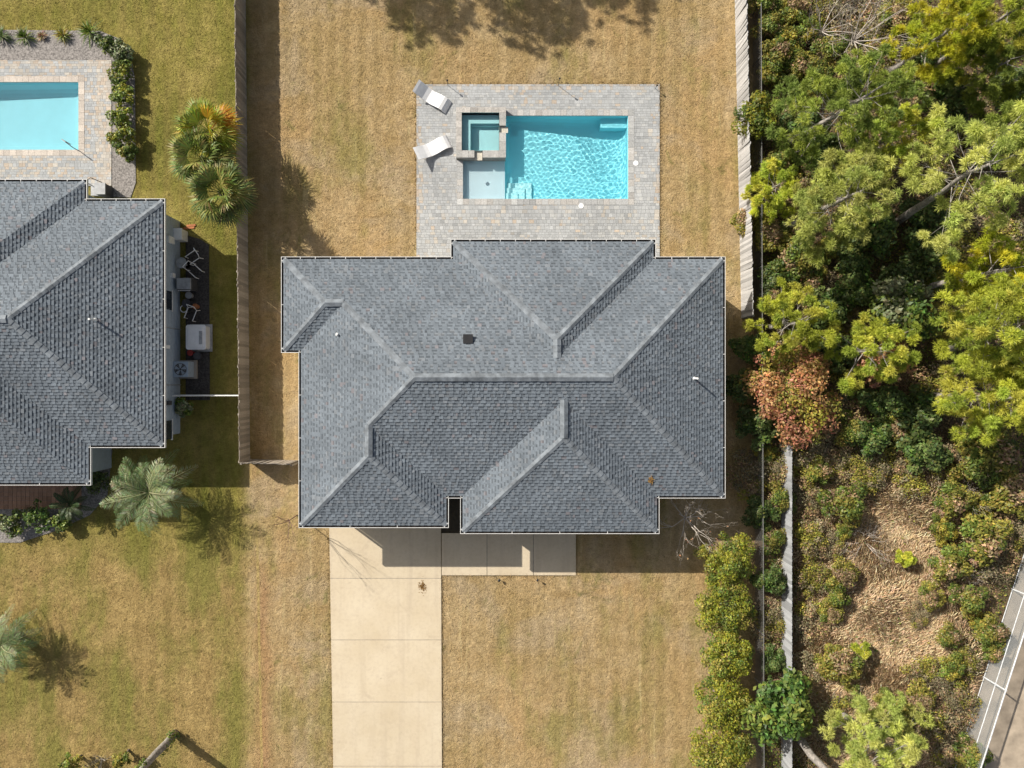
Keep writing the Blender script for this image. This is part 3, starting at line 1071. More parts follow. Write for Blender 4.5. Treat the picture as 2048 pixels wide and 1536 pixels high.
# ---------------------------------------------------------------- driveway and walk
def slab(parent, pts, zt, zb=-0.05):
    m = MB()
    m.prism([W(*p).to_2d() for p in pts], zb, zt)
    return m.build('concrete_slab', M['concrete'], parent)


dw = empty('driveway', W(770, 1300), kind='structure')
js = [1010, 1156, 1279, 1403, 1531, 1655, 1780, 1900]
def lx(y): return 659 + (y - 1055) * 8 / 481
def rx(y): return 882 + (y - 1055) * 2 / 481
for i, (a, b) in enumerate(zip(js, js[1:])):
    slab(dw, [(lx(b), b - .6), (rx(b), b - .6), (rx(a), a + .6), (lx(a), a + .6)], 0.065 + 0.002 * (i % 2))
m = MB(); m.prism([W(*p).to_2d() for p in [(lx(1900) + 1, 1899), (rx(1900) - 1, 1899), (rx(1010) - 1, 1011), (lx(1010) + 1, 1011)]], -.05, .045); m.build('joint_filler', M['grout'], dw)
wk = empty('front_walk', W(1010, 1110), kind='structure')
for i, (a, b) in enumerate(((883.6, 973.4), (974.6, 1066), (1067.2, 1151.5))):
    slab(wk, [(a, 1150), (b, 1150), (b, 1066 if i == 0 else 1030), (a, 1066 if i == 0 else 1030)], 0.055 + .003 * (i % 2))
m = MB(); m.prism([W(*p).to_2d() for p in [(884, 1149), (1150, 1149), (1150, 1068), (884, 1068)]], -.05, .03); m.build('joint_filler', M['grout'], wk)
litter('leaf_litter', 845, 1172, lambda x, y: 0.075, 150, 0.16, 'scatter of dry orange-brown leaves on the concrete driveway', 'leaves', sz=.035)
mu = MB(); a = W(880, 1066); b = W(925, 960); mu.face([(a.x, a.y, .006), (b.x, a.y, .006), (b.x, b.y, .006), (a.x, b.y, .006)])
setp(mu.build('entry_bed', plain('dark_soil', (.05, .04, .025), .95)), kind='structure')

# beds by the neighbouring pool and house
def bed(name, pts, mat=None):
    m = MB(); m.prism([W(*p).to_2d() for p in pts], -.02, .03)
    return setp(m.build(name, mat or M['mulch']), kind='structure')
bed('mulch_bed', [(-220, 120.5), (225, 120.5), (225, 395), (262, 395), (272, 365), (270, 160), (262, 110), (240, 78), (200, 62), (-220, 58)][::1])
bed('mulch_bed', [(-220, 1085), (40, 1085), (110, 1062), (180, 1030), (215, 990), (225, 900), (170, 880), (-220, 880)])
bed('side_bed', [(372, 800), (420, 800), (418, 490), (400, 478), (372, 470)], plain('dark_mulch', (.055, .05, .048), .95, .3, 12.0, bump=.6))
ent = empty('entry_path', W(80, 1000), kind='structure')
pm = MB()
for i in range(9):
    for j in range(40):
        a = W(-180 + j * 8.6, 1018 - i * 8.6); v_ = random.gauss(1, .12)
        pm.box(a.x + .005, a.x + .205, a.y + .005, a.y + .205, .02, .05, (0.34 * v_, 0.20 * v_, 0.13 * v_), bottom=False)
setp(pm.build('pavers', M['paver'], ent), kind='stuff')
for (px_, py_, w_) in ((1271, 327, .13), (1162, 412, .13)):
    p = W(px_, py_)
    m = MB(); m.tube([(p.x, p.y, DZ), (p.x, p.y, DZ + .012)], w_, 20); m.tube([(p.x, p.y, DZ + .012), (p.x, p.y, DZ + .018)], .03, 8)
    setp(m.build('skimmer_lid', M['plastic'], origin=(p.x, p.y, DZ)), 'round white skimmer lid in the paving %s' % ('east of the pool' if px_ > 1200 else 'between the pool and the house'), 'lid')

# ---------------------------------------------------------------- fences
def picket_mesh(name, h, w, mat, t=0.018):
    m = MB()
    pts = [(-w / 2, 0), (w / 2, 0), (w / 2, h - .04), (w / 2 - .03, h), (-w / 2 + .03, h), (-w / 2, h - .04)]
    b = len(m.v); n = 6
    m.v += [(x, -t / 2, z) for x, z in pts] + [(x, t / 2, z) for x, z in pts]
    m.f += [tuple(range(n)), tuple(range(2 * n - 1, n - 1, -1))] + [(i, i + n, (i + 1) % n + n, (i + 1) % n) for i in range(n)]
    m.c += [(1, 1, 1)] * len(m.f)
    return m.mesh(name, mat)


def fence(pxpts, h, mat, label, side=1, w=0.138, cat='fence', tilt=1.0, group=None):
    pts = [W(*p) for p in pxpts]
    root = empty('picket_fence', pts[0], label, cat, group)
    pm = picket_mesh('picket', h, w + .014, mat)
    o = pts[0]
    for a, b in zip(pts, pts[1:]):
        d = b - a; L = d.length; d.normalize(); rz = math.atan2(d.y, d.x)
        nrm = Vector((-d.y, d.x, 0)) * side
        n = int(L / (w + .004))
        for i in range(n):
            p = a + d * ((i + .5) * L / n) - o + nrm * (.0045 if i % 2 else -.0045)
            link('picket', pm, root, (p.x, p.y, random.uniform(-.015, .0)), (random.gauss(0, .012) * tilt, random.gauss(0, .006) * tilt, rz + random.gauss(0, .01) * tilt))
        np2 = max(1, int(round(L / 2.4)))
        for i in range(np2 + 1):
            p = a + d * (L * i / np2) + nrm * .085
            m = MB(); m.box(p.x - .045, p.x + .045, p.y - .045, p.y + .045, -.05, h - .22); m.build('post', mat, root)
        for zr in (.25, h * .5, h - .2):
            m = MB()
            q = [a + nrm * .012, b + nrm * .012, b + nrm * .05, a + nrm * .05]
            m.prism([v.to_2d() for v in q], zr, zr + .085); m.build('rail', mat, root)
    return root


FH = 1.55
fence([(489, -160), (491, 0), (500, 918), (597, 921)], FH, M['wood'], 'long weathered wooden picket fence between the two lawns, turning to the garage corner', -1)
fence([(1467, -160), (1470, 0), (1483, 636)], 1.62, M['greywood'], 'sunlit grey wooden fence along the back lawn, edging the pine thicket', 1)
fence([(1563, 890), (1563, 1700)], 1.25, M['palewood'], 'straight pale grey board fence beside the straw clearing, behind the clipped evergreen row', 1, w=.15, tilt=.25)
# gate between the neighbour's wall and the long fence
gt = empty('side_gate', W(430, 791), 'thin white picket gate across the shaded side yard', 'gate')
a, b = W(366, 791), W(497, 791)
n = 26
pmw = picket_mesh('picket', 1.35, .07, M['white'])
for i in range(n):
    p = a + (b - a) * ((i + .5) / n); q = p - gt.location
    link('picket', pmw, gt, (q.x, q.y, 0))
for zr in (.3, 1.1):
    m = MB(); m.box(a.x, b.x, a.y + .012, a.y + .05, zr, zr + .08); m.build('rail', M['white'], gt)

# chain-link line east of the wooden fence
cl = empty('chain_link_fence', W(1512, 600), 'low galvanised wire fence with thin top rail behind the clipped evergreens', 'fence')
ca, cb_ = W(1505, 30), W(1511, 1560)
m = MB(); m.tube([(ca.x, ca.y, 1.15), (cb_.x, cb_.y, 1.15)], .018, 8); m.build('top_rail', M['wire'], cl)
for i in range(16):
    p = ca + (cb_ - ca) * (i / 15)
    m = MB(); m.tube([(p.x, p.y, -.05), (p.x, p.y, 1.2)], .024, 8); m.build('post', M['wire'], cl)
m = MB()
L = (cb_ - ca).length; dd = (cb_ - ca).normalized()
k = 0.0
while k < L - 1.1:
    for sgn in (0, 1):
        p = ca + dd * (k + (1.1 if sgn else 0)); q = ca + dd * (k + (0 if sgn else 1.1))
        m.tube([(p.x, p.y, .03), (q.x, q.y, 1.13)], .004, 3, cap=False)
    k += .12
setp(m.build('wire_mesh', M['wire'], cl), kind='stuff')

# screened court fence in the far corner
def screen_mat():
    t = NT('screen_mesh')
    t.done((0.34, 0.36, 0.37), 0.8, 0.0, 0.2)
    p = t.pos()
    tr = t.n('ShaderNodeBsdfTransparent')
    mx = t.n('ShaderNodeMixShader')
    mx.inputs[0].default_value = 0.36
    t.l(tr.outputs[0], mx.inputs[1]); t.l(t.b.outputs[0], mx.inputs[2])
    t.l(mx.outputs[0], t.t.nodes['Material Output'].inputs[0])
    return t.m
M['screen'] = screen_mat()
sf = empty('court_fence', W(1967, 1354), 'white-framed fence with see-through grey mesh panels beside the straw clearing', 'fence')
SFH = 1.55
basep = [(2050, 1100), (2024, 1178), (1967, 1354), (1914, 1520), (1880, 1630)]
bp = [W(*p) for p in basep]
for i, (a, b) in enumerate(zip(bp, bp[1:])):
    for zr in (.04, .85, SFH):
        m = MB(); m.tube([(a.x, a.y, zr), (b.x, b.y, zr)], .034 if zr == SFH else .02, 8); m.build('rail', M['palemetal'], sf)
    m = MB(); m.face([(a.x + .01, a.y, .04), (b.x + .01, b.y, .04), (b.x + .01, b.y, SFH), (a.x + .01, a.y, SFH)]); m.build('mesh_panel', M['screen'], sf)
    m = MB(); m.tube([(b.x, b.y, -.05), (b.x, b.y, SFH + .04)], .04, 8); m.build('post', M['palemetal'], sf)
m = MB(); m.prism([W(*p).to_2d() for p in [(2060, 1100), (2028, 1178), (1971, 1354), (1918, 1520), (1884, 1630), (2300, 1630), (2300, 1100)]], -.02, .012)
setp(m.build('court_surface', plain('sandy_court', (.40, .33, .25), .95, .15, 1.5, bump=.2)), kind='structure')

# ---------------------------------------------------------------- garden furniture
def lounger(px_, py_, rz, label):
    p = W(px_, py_)
    root = empty('sun_lounger', (p.x, p.y, DZ + .002), label, 'sun lounger', 'white sun loungers on the pool deck', rz)
    prof = [(-.92, .58), (-.80, .52), (-.62, .40), (-.42, .26), (-.22, .17), (0, .15), (.18, .19), (.36, .25), (.52, .27), (.68, .22), (.82, .12), (.90, .0)]
    import bisect
    def shell(pts, name, w, th):
        m = MB()
        n = len(pts)
        for s in (-1, 1):
            for x, z in pts: m.v.append((x, s * w, z))
            for x, z in pts: m.v.append((x, s * w, max(0, z - th)))
        for i in range(n - 1):
            m.f += [(i, i + 2 * n, i + 1 + 2 * n, i + 1), (n + i, n + i + 1, 3 * n + i + 1, 3 * n + i), (i, i + 1, n + i + 1, n + i), (2 * n + i, 3 * n + i, 3 * n + i + 1, 2 * n + i + 1)]
        m.f += [(0, n, 3 * n, 2 * n), (n - 1, 3 * n - 1, 4 * n - 1, 2 * n - 1)]
        m.c += [(1, 1, 1)] * len(m.f)
        me = m.mesh(name, M['plastic'])
        return link(name, me, root)
    shell(prof[:5], 'backrest', .33, .06)
    shell(prof[4:], 'seat', .33, .06)
    for s in (-1, 1):
        m = MB()
        m.v = []
        m.box(-.16, .06, s * .26 - .03, s * .26 + .03, 0, .12)
        me = m.mesh('foot', M['plastic']); link('foot', me, root)
    return root


lounger(866, 199, R(-30), 'white moulded sun lounger at the deck corner, its backrest turned towards the lawn')
lounger(867, 299, R(26), 'white moulded sun lounger beside the raised spa, slanting the other way')


def path_light(px_, py_, h, label, group=None, head=.05, ztop=DZ):
    p = W(px_, py_)
    root = empty('path_light', (p.x, p.y, ztop), label, 'garden light', group)
    m = MB(); m.tube([(0, 0, -.05), (0, 0, h)], .012, 8); link('stake', m.mesh('stake', M['black']), root)
    m = MB(); m.tube([(0, 0, h - .02), (0, 0, h + .06), (0, 0, h + .1)], [head * .6, head, head * .25], 12); link('lamp_head', m.mesh('lamp_head', M['black']), root)


path_light(896, 172, .58, 'slim black stake light at the far edge of the deck behind the loungers')
path_light(1116, 172, .80, 'slim black stake light at the far edge of the deck behind the pool')
path_light(1310, 178, .35, 'short black stake light at the deck corner near the grey fence')
path_light(998, 1158, .22, 'short black stake light on the front lawn by the middle of the walk', None, .07, 0)
path_light(1074, 1157, .30, 'short black stake light on the front lawn by the walk, near the shaded slab', None, .06, 0)

# side yard of the house on the west
def boxes(name, px_, py_, parts, label, cat, z=0.0, rz=0.0):
    p = W(px_, py_)
    root = empty(name, (p.x, p.y, z), label, cat, rz=rz)
    for nm, mt, bl in parts:
        m = MB()
        for b in bl:
            if b[0] == 'c': m.tube([b[1], b[2]], b[3], 16)
            elif b[0] == 't': m.tube(b[1], b[2], 8)
            else: m.box(*b)
        link(nm, m.mesh(nm, M[mt]), root)
    return root


def rounded(w, l, n=6, r=.12):
    out = []
    for cx, cy, a0 in ((w - r, l - r, 0), (-w + r, l - r, 90), (-w + r, -l + r, 180), (w - r, -l + r, 270)):
        for k in range(n): 
            an = R(a0 + 90 * k / (n - 1)); out.append((cx + r * math.cos(an), cy + r * math.sin(an)))
    return out


g_ = boxes('generator', 403, 676, [('pad', 'grey', [(-.56, .56, -.68, .68, 0, .08)])], 'white standby generator on a pad in the shaded side yard', 'generator')
m = MB(); m.prism(rounded(.46, .58), .08, .66); link('housing', m.mesh('housing', M['plastic']), g_)
m = MB(); m.prism(rounded(.49, .61), .66, .70); m.prism(rounded(.36, .5), .70, .76); link('lid', m.mesh('lid', M['plastic']), g_)
m = MB(); m.box(.18, .34, -.35, .30, .762, .772); link('vent', m.mesh('vent', M['grey']), g_)
ac = boxes('air_conditioner', 375, 739, [('pad', 'wood', [(-.48, .52, -.46, .46, 0, .16)]), ('cabinet', 'siding', [(-.38, .38, -.38, .38, .16, .82)]), ('fan_opening', 'dark', [('c', (0, 0, .78), (0, 0, .825), .31)])],
           'blue-grey air conditioning unit on a wooden pad against the wall', 'air conditioner')
m = MB()
for k in range(5):
    a = 6.283 * k / 5
    m.face([(.05 * math.cos(a), .05 * math.sin(a), .83), (.28 * math.cos(a), .28 * math.sin(a), .829), (.28 * math.cos(a + .6), .28 * math.sin(a + .6), .845), (.06 * math.cos(a + .8), .06 * math.sin(a + .8), .84)])
link('fan_blades', m.mesh('fan_blades', M['siding']), ac)
m = MB()
for k in range(1, 5):
    m.tube([(.075 * k * math.cos(t), .075 * k * math.sin(t), .86) for t in np.linspace(0, 6.283, 17)], .006, 4)
link('fan_grille', m.mesh('fan_grille', M['grey']), ac)
boxes('utility_box', 367, 474, [('cabinet', 'white', [(-.23, .23, -.26, .26, 0, .75)]), ('lid', 'plastic', [(-.25, .25, -.28, .28, .75, .79)])], 'small cream utility box by the corner of the blue-grey house', 'box')
boxes('patio_table', 374, 530, [('table_top', 'grey', [('c', (0, 0, .66), (0, 0, .70), .27)]), ('pedestal', 'grey', [('c', (0, 0, .02), (0, 0, .66), .05), ('c', (0, 0, 0), (0, 0, .03), .18)])], 'small round pale table among white chair frames in the side yard', 'table')
for (px_, py_, rz, lb) in ((392, 517, .6, 'white tubular chair frame fallen behind the round table'), (395, 543, 2.4, 'white tubular chair frame in front of the round table'), (388, 629, 1.2, 'white tubular frame with a ring lying by the generator')):
    p = W(px_, py_)
    root = empty('chair_frame', (p.x, p.y, 0), lb, 'chair frame', 'white metal frames in the side yard', rz)
    m = MB(); m.tube([(-.3, -.22, .02), (-.3, -.22, .42), (.25, -.22, .42), (.38, -.2, .78), (.38, .2, .78), (.25, .22, .42), (-.3, .22, .42), (-.3, .22, .02)], .022, 8); link('frame', m.mesh('frame', M['plastic']), root)
    m = MB(); m.tube([(.25, -.22, .42), (.3, -.22, .02)], .022, 8); link('leg', m.mesh('leg', M['plastic']), root)
    m = MB(); m.tube([(.25, .22, .42), (.3, .22, .02)], .022, 8); link('leg', m.mesh('leg', M['plastic']), root)
    if py_ > 600:
        m = MB(); m.tube([(.1 + .17 * math.cos(t), .45 + .17 * math.sin(t), .3) for t in np.linspace(0, 6.283, 21)], .024, 8); m.tube([(.1, .30, .3), (.0, .2, .41)], .02, 6); link('ring', m.mesh('ring', M['plastic']), root)
boxes('grill_cart', 382, 572, [('cabinet', 'dark', [(-.36, .36, -.30, .30, .08, .78)]), ('lid', 'grey', [(-.33, .33, -.27, .27, .78, .90)]), ('handle', 'plastic', [('t', [(-.3, -.33, .82), (.3, -.33, .82)], .015)]), ('wheel', 'black', [('c', (-.34, -.2, .08), (-.30, -.2, .08), .08)]), ('wheel', 'black', [('c', (-.34, .2, .08), (-.30, .2, .08), .08)])], 'dark grey grill cart with a flat lid in the side yard', 'grill')
for (px_, py_, r_, mt, lb) in ((396, 614, .13, 'terracotta', 'small orange clay pot in the shaded side yard'), (378, 608, .2, 'dark', 'black plastic tub between the grill cart and the generator'), (383, 592, .16, 'grey', 'grey bucket beside the grill cart'), (400, 712, .18, 'dark', 'dark planter in front of the air conditioner'), (386, 706, .14, 'red', 'red pail between the generator and the air conditioner')):
    p = W(px_, py_)
    root = empty('plant_pot', (p.x, p.y, 0), lb, 'pot')
    m = MB()
    m.tube([(0, 0, 0), (0, 0, .34)], [r_ * .75, r_], 14); link('body', m.mesh('body', M[mt]), root)
    m = MB(); m.tube([(0, 0, .32), (0, 0, .36)], [r_ * 1.08] * 2, 14); link('rim', m.mesh('rim', M[mt]), root)
boxes('timber_offcut', 378, 456, [('board', 'terracotta', [(-.28, .28, -.05, .05, .0, .04)]), ('board', 'terracotta', [(-.1, .35, .06, .16, .0, .05)])], 'two orange-brown boards on the grass by the utility box', 'boards', rz=.1)
boxes('pool_step', 196, 383, [('tread', 'grey', [(-.25, .25, -.25, .25, .05, .2)]), ('handrail', 'black', [('t', [(-.2, .25, .05), (-.2, .25, .85), (.1, .45, .85), (.2, .45, .05)], .02)])], 'grey step with a thin black handrail at the house corner', 'step')
boxes('waste_bin', 218, 386, [('bin_body', 'dark', [(-.24, .24, -.26, .26, .05, .80)]), ('lid', 'grey', [(-.26, .26, -.28, .28, .80, .86)])], 'dark square bin behind the blue-grey house', 'bin')
p = W(137, 283); q = W(207, 341)
pl = boxes('pool_rail', 146, 291, [('rail', 'grey', [('t', [(-.1, .05, -.02), (-.1, .05, .72), (.12, -.1, .80), (.35, -.3, .55), (.42, -.34, .05)], .022)])], 'grey handrail at the corner of the calm pale blue pool', 'handrail', z=DZ)
# ---------------------------------------------------------------- vegetation
def vary(c, n, jit=0.22, hue=0.10):
    c = np.array(c)
    v = 1 + rng.normal(0, jit, (n, 1))
    h = 1 + rng.normal(0, hue, (n, 3))
    return np.clip(c[None, :] * v * h, 0.004, 0.9)


def pick(pal, n, jit=0.2, hue=0.08):
    pal = np.array(pal)
    return np.clip(pal[rng.integers(0, len(pal), n)] * (1 + rng.normal(0, jit, (n, 1))) * (1 + rng.normal(0, hue, (n, 3))), 0.004, 0.9)


def unit(v): return v / np.maximum(1e-9, np.linalg.norm(v, axis=1, keepdims=True))


def leaf_quads(P, Nrm, size, aspect=0.55):
    """diamond leaves at points P facing Nrm"""
    n = len(P)
    r = unit(rng.normal(size=(n, 3)))
    t = unit(np.cross(Nrm, r)); b = np.cross(Nrm, t)
    s = size * rng.uniform(0.6, 1.35, (n, 1))
    droop = Nrm * s * -0.15
    V = np.stack([P - t * s, P + b * s * aspect, P + t * s + droop, P - b * s * aspect], 1).reshape(-1, 3)
    F = np.arange(4 * n).reshape(n, 4)
    return V, F


def blob_points(blobs, n, shell=0.55):
    """points through the outer part of several ellipsoids, weighted by size"""
    blobs = np.array(blobs, float)
    w = blobs[:, 3] * blobs[:, 4]; w = w / w.sum()
    k = rng.choice(len(blobs), n, p=w)
    d = unit(rng.normal(size=(n, 3)))
    d[:, 2] = np.where(d[:, 2] < -0.25, -d[:, 2] * .6, d[:, 2])
    rad = shell + (1 - shell) * rng.random((n, 1)) ** 0.6
    rad *= 1 + rng.normal(0, .07, (n, 1))
    P = blobs[k, :3] + d * rad * blobs[k, 3:6]
    return P, d, k


def make_blobs(rx, ry, h, n, rs=random, smin=.20, smax=.42):
    """clumps that fill a crown of radius rx, ry between z=.25h and h"""
    out = [(0, 0, h * .46, .62 * rx, .62 * ry, h * .42)]
    for i in range(n):
        a = rs.random() * 6.283; d = math.sqrt(rs.random()) * .85
        s = rs.uniform(smin, smax)
        z = h * (1 - .55 * d * d) * rs.uniform(.62, .86)
        out.append((math.cos(a) * d * rx, math.sin(a) * d * ry, z, s * rx, s * ry, min(s * (rx + ry) / 2 * .8, z)))
    return out


class Twigs:
    def __init__(s): s.m = MB()

    def grow(s, p, d, L, r, depth, spread=.55, kids=(2, 3), up=.12, n=4, shrink=.72, jit=.25):
        pts = [Vector(p)]; rads = [r]
        dd = Vector(d).normalized()
        seg = 3
        for i in range(seg):
            dd = (dd + Vector((random.gauss(0, jit), random.gauss(0, jit), random.gauss(0, jit * .6) + up)) * .5).normalized()
            q = pts[-1] + dd * (L / seg)
            if q.z < .03: q.z = .03
            pts.append(q); rads.append(r * (1 - .3 * (i + 1) / seg))
        s.m.tube(pts, rads, n if r > .012 else 3, cap=False)
        s.ends.append((pts[-1].copy(), dd.copy()))
        if depth <= 0: return
        for _ in range(random.randint(*kids)):
            f = random.uniform(.45, 1.0)
            idx = min(len(pts) - 1, int(f * seg) + 1)
            nd = (dd + Vector((random.gauss(0, spread), random.gauss(0, spread), random.gauss(0, spread * .6)))).normalized()
            s.grow(pts[idx], nd, L * shrink * random.uniform(.7, 1.15), rads[idx] * .66, depth - 1, spread, kids, up, n, shrink, jit)

    ends = []


# ---- pines
PINE = {'bright': [(0.454, 0.504, 0.067), (0.538, 0.571, 0.076), (0.370, 0.454, 0.067), (0.605, 0.588, 0.101)],
        'yellow': [(.50, .50, .04), (.44, .48, .04), (.56, .52, .045), (.38, .44, .05)],
        'deep': [(.24, .31, .065), (.31, .38, .075), (.38, .44, .08), (.19, .26, .06)],
        'pale': [(0.554, 0.605, 0.151), (0.470, 0.554, 0.143), (0.622, 0.638, 0.185)]}


def tuft_cloud(P, D, L, nper, pal, width=.019, tones=None):
    n = len(P)
    P = np.repeat(P, nper, 0); D = np.repeat(D, nper, 0)
    r = unit(rng.normal(size=P.shape))
    dirs = unit(unit(D) * rng.uniform(.3, 1.2, (len(P), 1)) + r)
    Ls = L * rng.uniform(.65, 1.15, (len(P), 1))
    side = unit(np.cross(dirs, unit(rng.normal(size=P.shape)))) * width
    tip = P + dirs * Ls; tip[:, 2] -= Ls[:, 0] * .12
    midp = P + dirs * Ls * .45
    V = np.stack([P, midp - side, tip, midp + side], 1).reshape(-1, 3)
    F = np.arange(4 * len(P)).reshape(-1, 4)
    tone = np.repeat(pick(pal, n, .16, .05) if tones is None else tones, nper, 0)
    C = np.clip(tone * (1 + rng.normal(0, .12, (len(P), 1))), .004, .9)
    return V, F, C


def pine_tree(px_, py_, r_px, h, label, pal='bright', crown=.5, nb=24, dens=5, L=.34, lean=(0, 0), basepx=None, nper=34, group=None, name='pine_tree'):
    """px_, py_: crown middle in the photograph; h: height of the tree"""
    zc = h * (1 - crown * .42)
    if basepx: base = W(*basepx)
    else:
        base = W(px_, py_, zc); base.z = 0
    cpt = W(px_, py_, zc)
    r = r_px / PXM * (H - zc) / H
    root = empty(name, base, label, 'pine tree', group)
    ax = Vector((cpt.x - base.x, cpt.y - base.y, 0))
    tr = Twigs(); tr.ends = []
    def axis(z): 
        t = min(1, z / zc); return Vector((ax.x * t, ax.y * t, z))
    r0 = .05 + h * .018
    m = MB()
    zs = np.linspace(-.05, h * .95, 9)
    m.tube([axis(z) + Vector((random.gauss(0, .03), random.gauss(0, .03), 0)) * (z > .5) for z in zs], [r0 * (1 - .8 * max(0, z) / h) for z in zs], 9)
    link('trunk', m.mesh('trunk', M['greybark'], smooth=True), root)
    P, D, T = [], [], []
    bm_ = MB()
    for i in range(nb):
        t = (i + .5) / nb
        z = h * (1 - crown) + h * crown * .97 * t
        a = i * 2.4 + random.uniform(-.4, .4)
        shape = math.sin(math.pi * min(1, .30 + .62 * t)) ** .8
        Lb = r * shape * random.uniform(.65, 1.2)
        o = axis(z)
        up = random.uniform(.05, .35) + .5 * t
        tip = o + Vector((math.cos(a) * Lb, math.sin(a) * Lb, Lb * up * .6))
        mid = (o + tip) / 2 + Vector((0, 0, -.06 * Lb))
        rb = .010 + .013 * Lb / max(.5, r)
        bm_.tube([o, mid, tip], [rb, rb * .7, rb * .35], 4, cap=False)
        for k in range(max(2, int(dens * .5 * Lb / r + 1.0))):
            f = 1 - .75 * k / max(2, dens * .62 * Lb / r + 1)
            cen = o.lerp(tip, f) + Vector((random.gauss(0, .22), random.gauss(0, .22), random.gauss(.03, .10))) * (0.3 + Lb * .5) * (k > 0)
            pr = random.uniform(.16, .30) * L / .33
            tone = random.choice(PINE[pal]); g = random.gauss(1, .13)
            if k % 2: bm_.tube([o.lerp(tip, max(0, f - .15)), cen], [.009, .006], 3, cap=False)
            for _ in range(10):
                u = Vector((random.gauss(0, 1), random.gauss(0, 1), random.gauss(.5, .8))).normalized()
                P.append(cen + u * pr * .7); D.append(u + Vector((0, 0, .4))); T.append([x * g for x in tone])
    link('branches', bm_.mesh('branches', M['greybark']), root)
    V, F, C = tuft_cloud(np.array([tuple(p) for p in P]), unit(np.array([tuple(p) for p in D])), L * .68, nper + 4, PINE[pal], .0125, np.array(T))
    V[:, 2] = np.maximum(V[:, 2], .02)
    link('crown', np_mesh('crown', V, F, C, M['needle']), root)
    return root


# ---- leafy shrubs and trees
PAL = {'olive': [(0.229, 0.229, 0.044), (0.301, 0.274, 0.052), (0.177, 0.195, 0.038), (0.371, 0.308, 0.070)],
       'green': [(0.117, 0.172, 0.030), (0.166, 0.221, 0.039), (0.090, 0.138, 0.028), (0.221, 0.248, 0.048)],
       'dark': [(.075, .12, .034), (.10, .145, .04), (.135, .16, .045)],
       'yellow': [(0.331, 0.283, 0.041), (0.262, 0.248, 0.041), (0.386, 0.317, 0.062)],
       'hedge': [(0.221, 0.241, 0.025), (0.276, 0.283, 0.030), (0.166, 0.200, 0.028), (0.331, 0.310, 0.041)],
       'brown': [(0.353, 0.238, 0.132), (0.265, 0.177, 0.106), (0.442, 0.317, 0.177), (0.229, 0.212, 0.070)],
       'red': [(.50, .22, .14), (.44, .18, .11), (.52, .28, .15), (.42, .25, .11)],
       'orange': [(.52, .27, .11), (.46, .24, .12), (.48, .33, .13)],
       'straw': [(.66, .51, .32), (.58, .43, .26), (.74, .59, .39), (.50, .35, .21)],
       'grey': [(.25, .215, .13), (.19, .165, .09), (.29, .24, .15)],
       'glossy': [(0.076, 0.145, 0.030), (0.110, 0.193, 0.039), (0.166, 0.235, 0.048), (0.055, 0.103, 0.025)],
       'sage': [(0.235, 0.262, 0.138), (0.304, 0.317, 0.179), (0.179, 0.214, 0.103)]}


def shrub_parts(rx, ry, h, n, size, pals, mat='leaf', nb=12, shell=.5, stems=4, stem_mat='bark', aspect=.55, pal_by_blob=True, smin=.20, smax=.42):
    """meshes of one shrub, in local coordinates"""
    blobs = make_blobs(rx, ry, h, nb, random, smin, smax)
    P, d, k = blob_points(blobs, n, shell)
    P[:, 2] = np.maximum(P[:, 2], .03 + rng.random(n) * .08)
    Nn = unit(d + rng.normal(0, .55, (n, 3)) + np.array([0, 0, .45]))
    V, F = leaf_quads(P, Nn, size, aspect)
    V[:, 2] = np.maximum(V[:, 2], .015)
    C = np.zeros((n, 3))
    if pal_by_blob:
        bp = rng.integers(0, len(pals), len(blobs))
        for i in range(len(blobs)):
            s = k == i
            tone = 1 + rng.normal(0, .14)
            C[s] = pick(PAL[pals[bp[i]]], s.sum(), .2, .07) * tone
    else:
        C = pick(sum((PAL[p] for p in pals), []), n)
    fol = np_mesh('foliage', V, F, np.clip(C, .004, .9), M[mat])
    m = MB()
    for i in range(stems):
        b = random.choice(blobs)
        m.tube([(random.gauss(0, .05), random.gauss(0, .05), -.05), (b[0] * .5, b[1] * .5, b[2] * .55), (b[0], b[1], b[2])], [.035 * h / 2 + .012, .025 * h / 2 + .008, .008], 5, cap=False)
    return fol, m.mesh('stem', M[stem_mat])


def place_shrub(parts, px_, py_, z_mid, name, label, cat='shrub', group=None, rz=None, sc=1.0, foliage='foliage'):
    p = W(px_, py_, z_mid); p.z = 0
    root = empty(name, p, label, cat, group, rz if rz is not None else random.random() * 6.28)
    root.scale = (sc, sc, sc * random.uniform(.9, 1.1))
    link(foliage, parts[0], root); link('stem', parts[1], root)
    return root


# named trees and shrubs of the thicket
pine_tree(1700, 215, 118, 7.2, 'dense dark green pine above the round shrub that leans on the grey fence', 'deep', .62, 44, 7, .33, basepx=(1568, 291))
pine_tree(1688, 398, 98, 7.0, 'pale green pine with a slanting bare trunk, tallest along the grey fence', 'pale', .58, 38, 7, .36, basepx=(1560, 458))
pine_tree(1945, 340, 150, 8.6, 'open spreading pine with pale branches showing between needle tufts', 'pale', .38, 26, 6, .40, basepx=(1790, 446))
pine_tree(1590, 645, 74, 4.6, 'young bright green pine close to the end of the grey fence', 'bright', .7, 26, 6, .30)
pine_tree(1742, 700, 78, 4.8, 'bright green pine beside the orange-leaved bush', 'bright', .7, 28, 6, .31)
pine_tree(1990, 655, 108, 8.2, 'yellow-green pine with a thick pale leaning trunk', 'bright', .45, 34, 7, .38, basepx=(1874, 708))
pine_tree(1985, 545, 80, 6.6, 'yellow-green pine behind the thick pale leaning trunk', 'yellow', .5, 24, 6, .35)
pine_tree(1990, 795, 92, 6.4, 'broad yellow-green pine at the edge of the straw clearing', 'bright', .55, 32, 7, .36)
pine_tree(1893, 62, 72, 6.6, 'strongly yellow pine beside the bare grey tree', 'yellow', .6, 26, 6, .33)
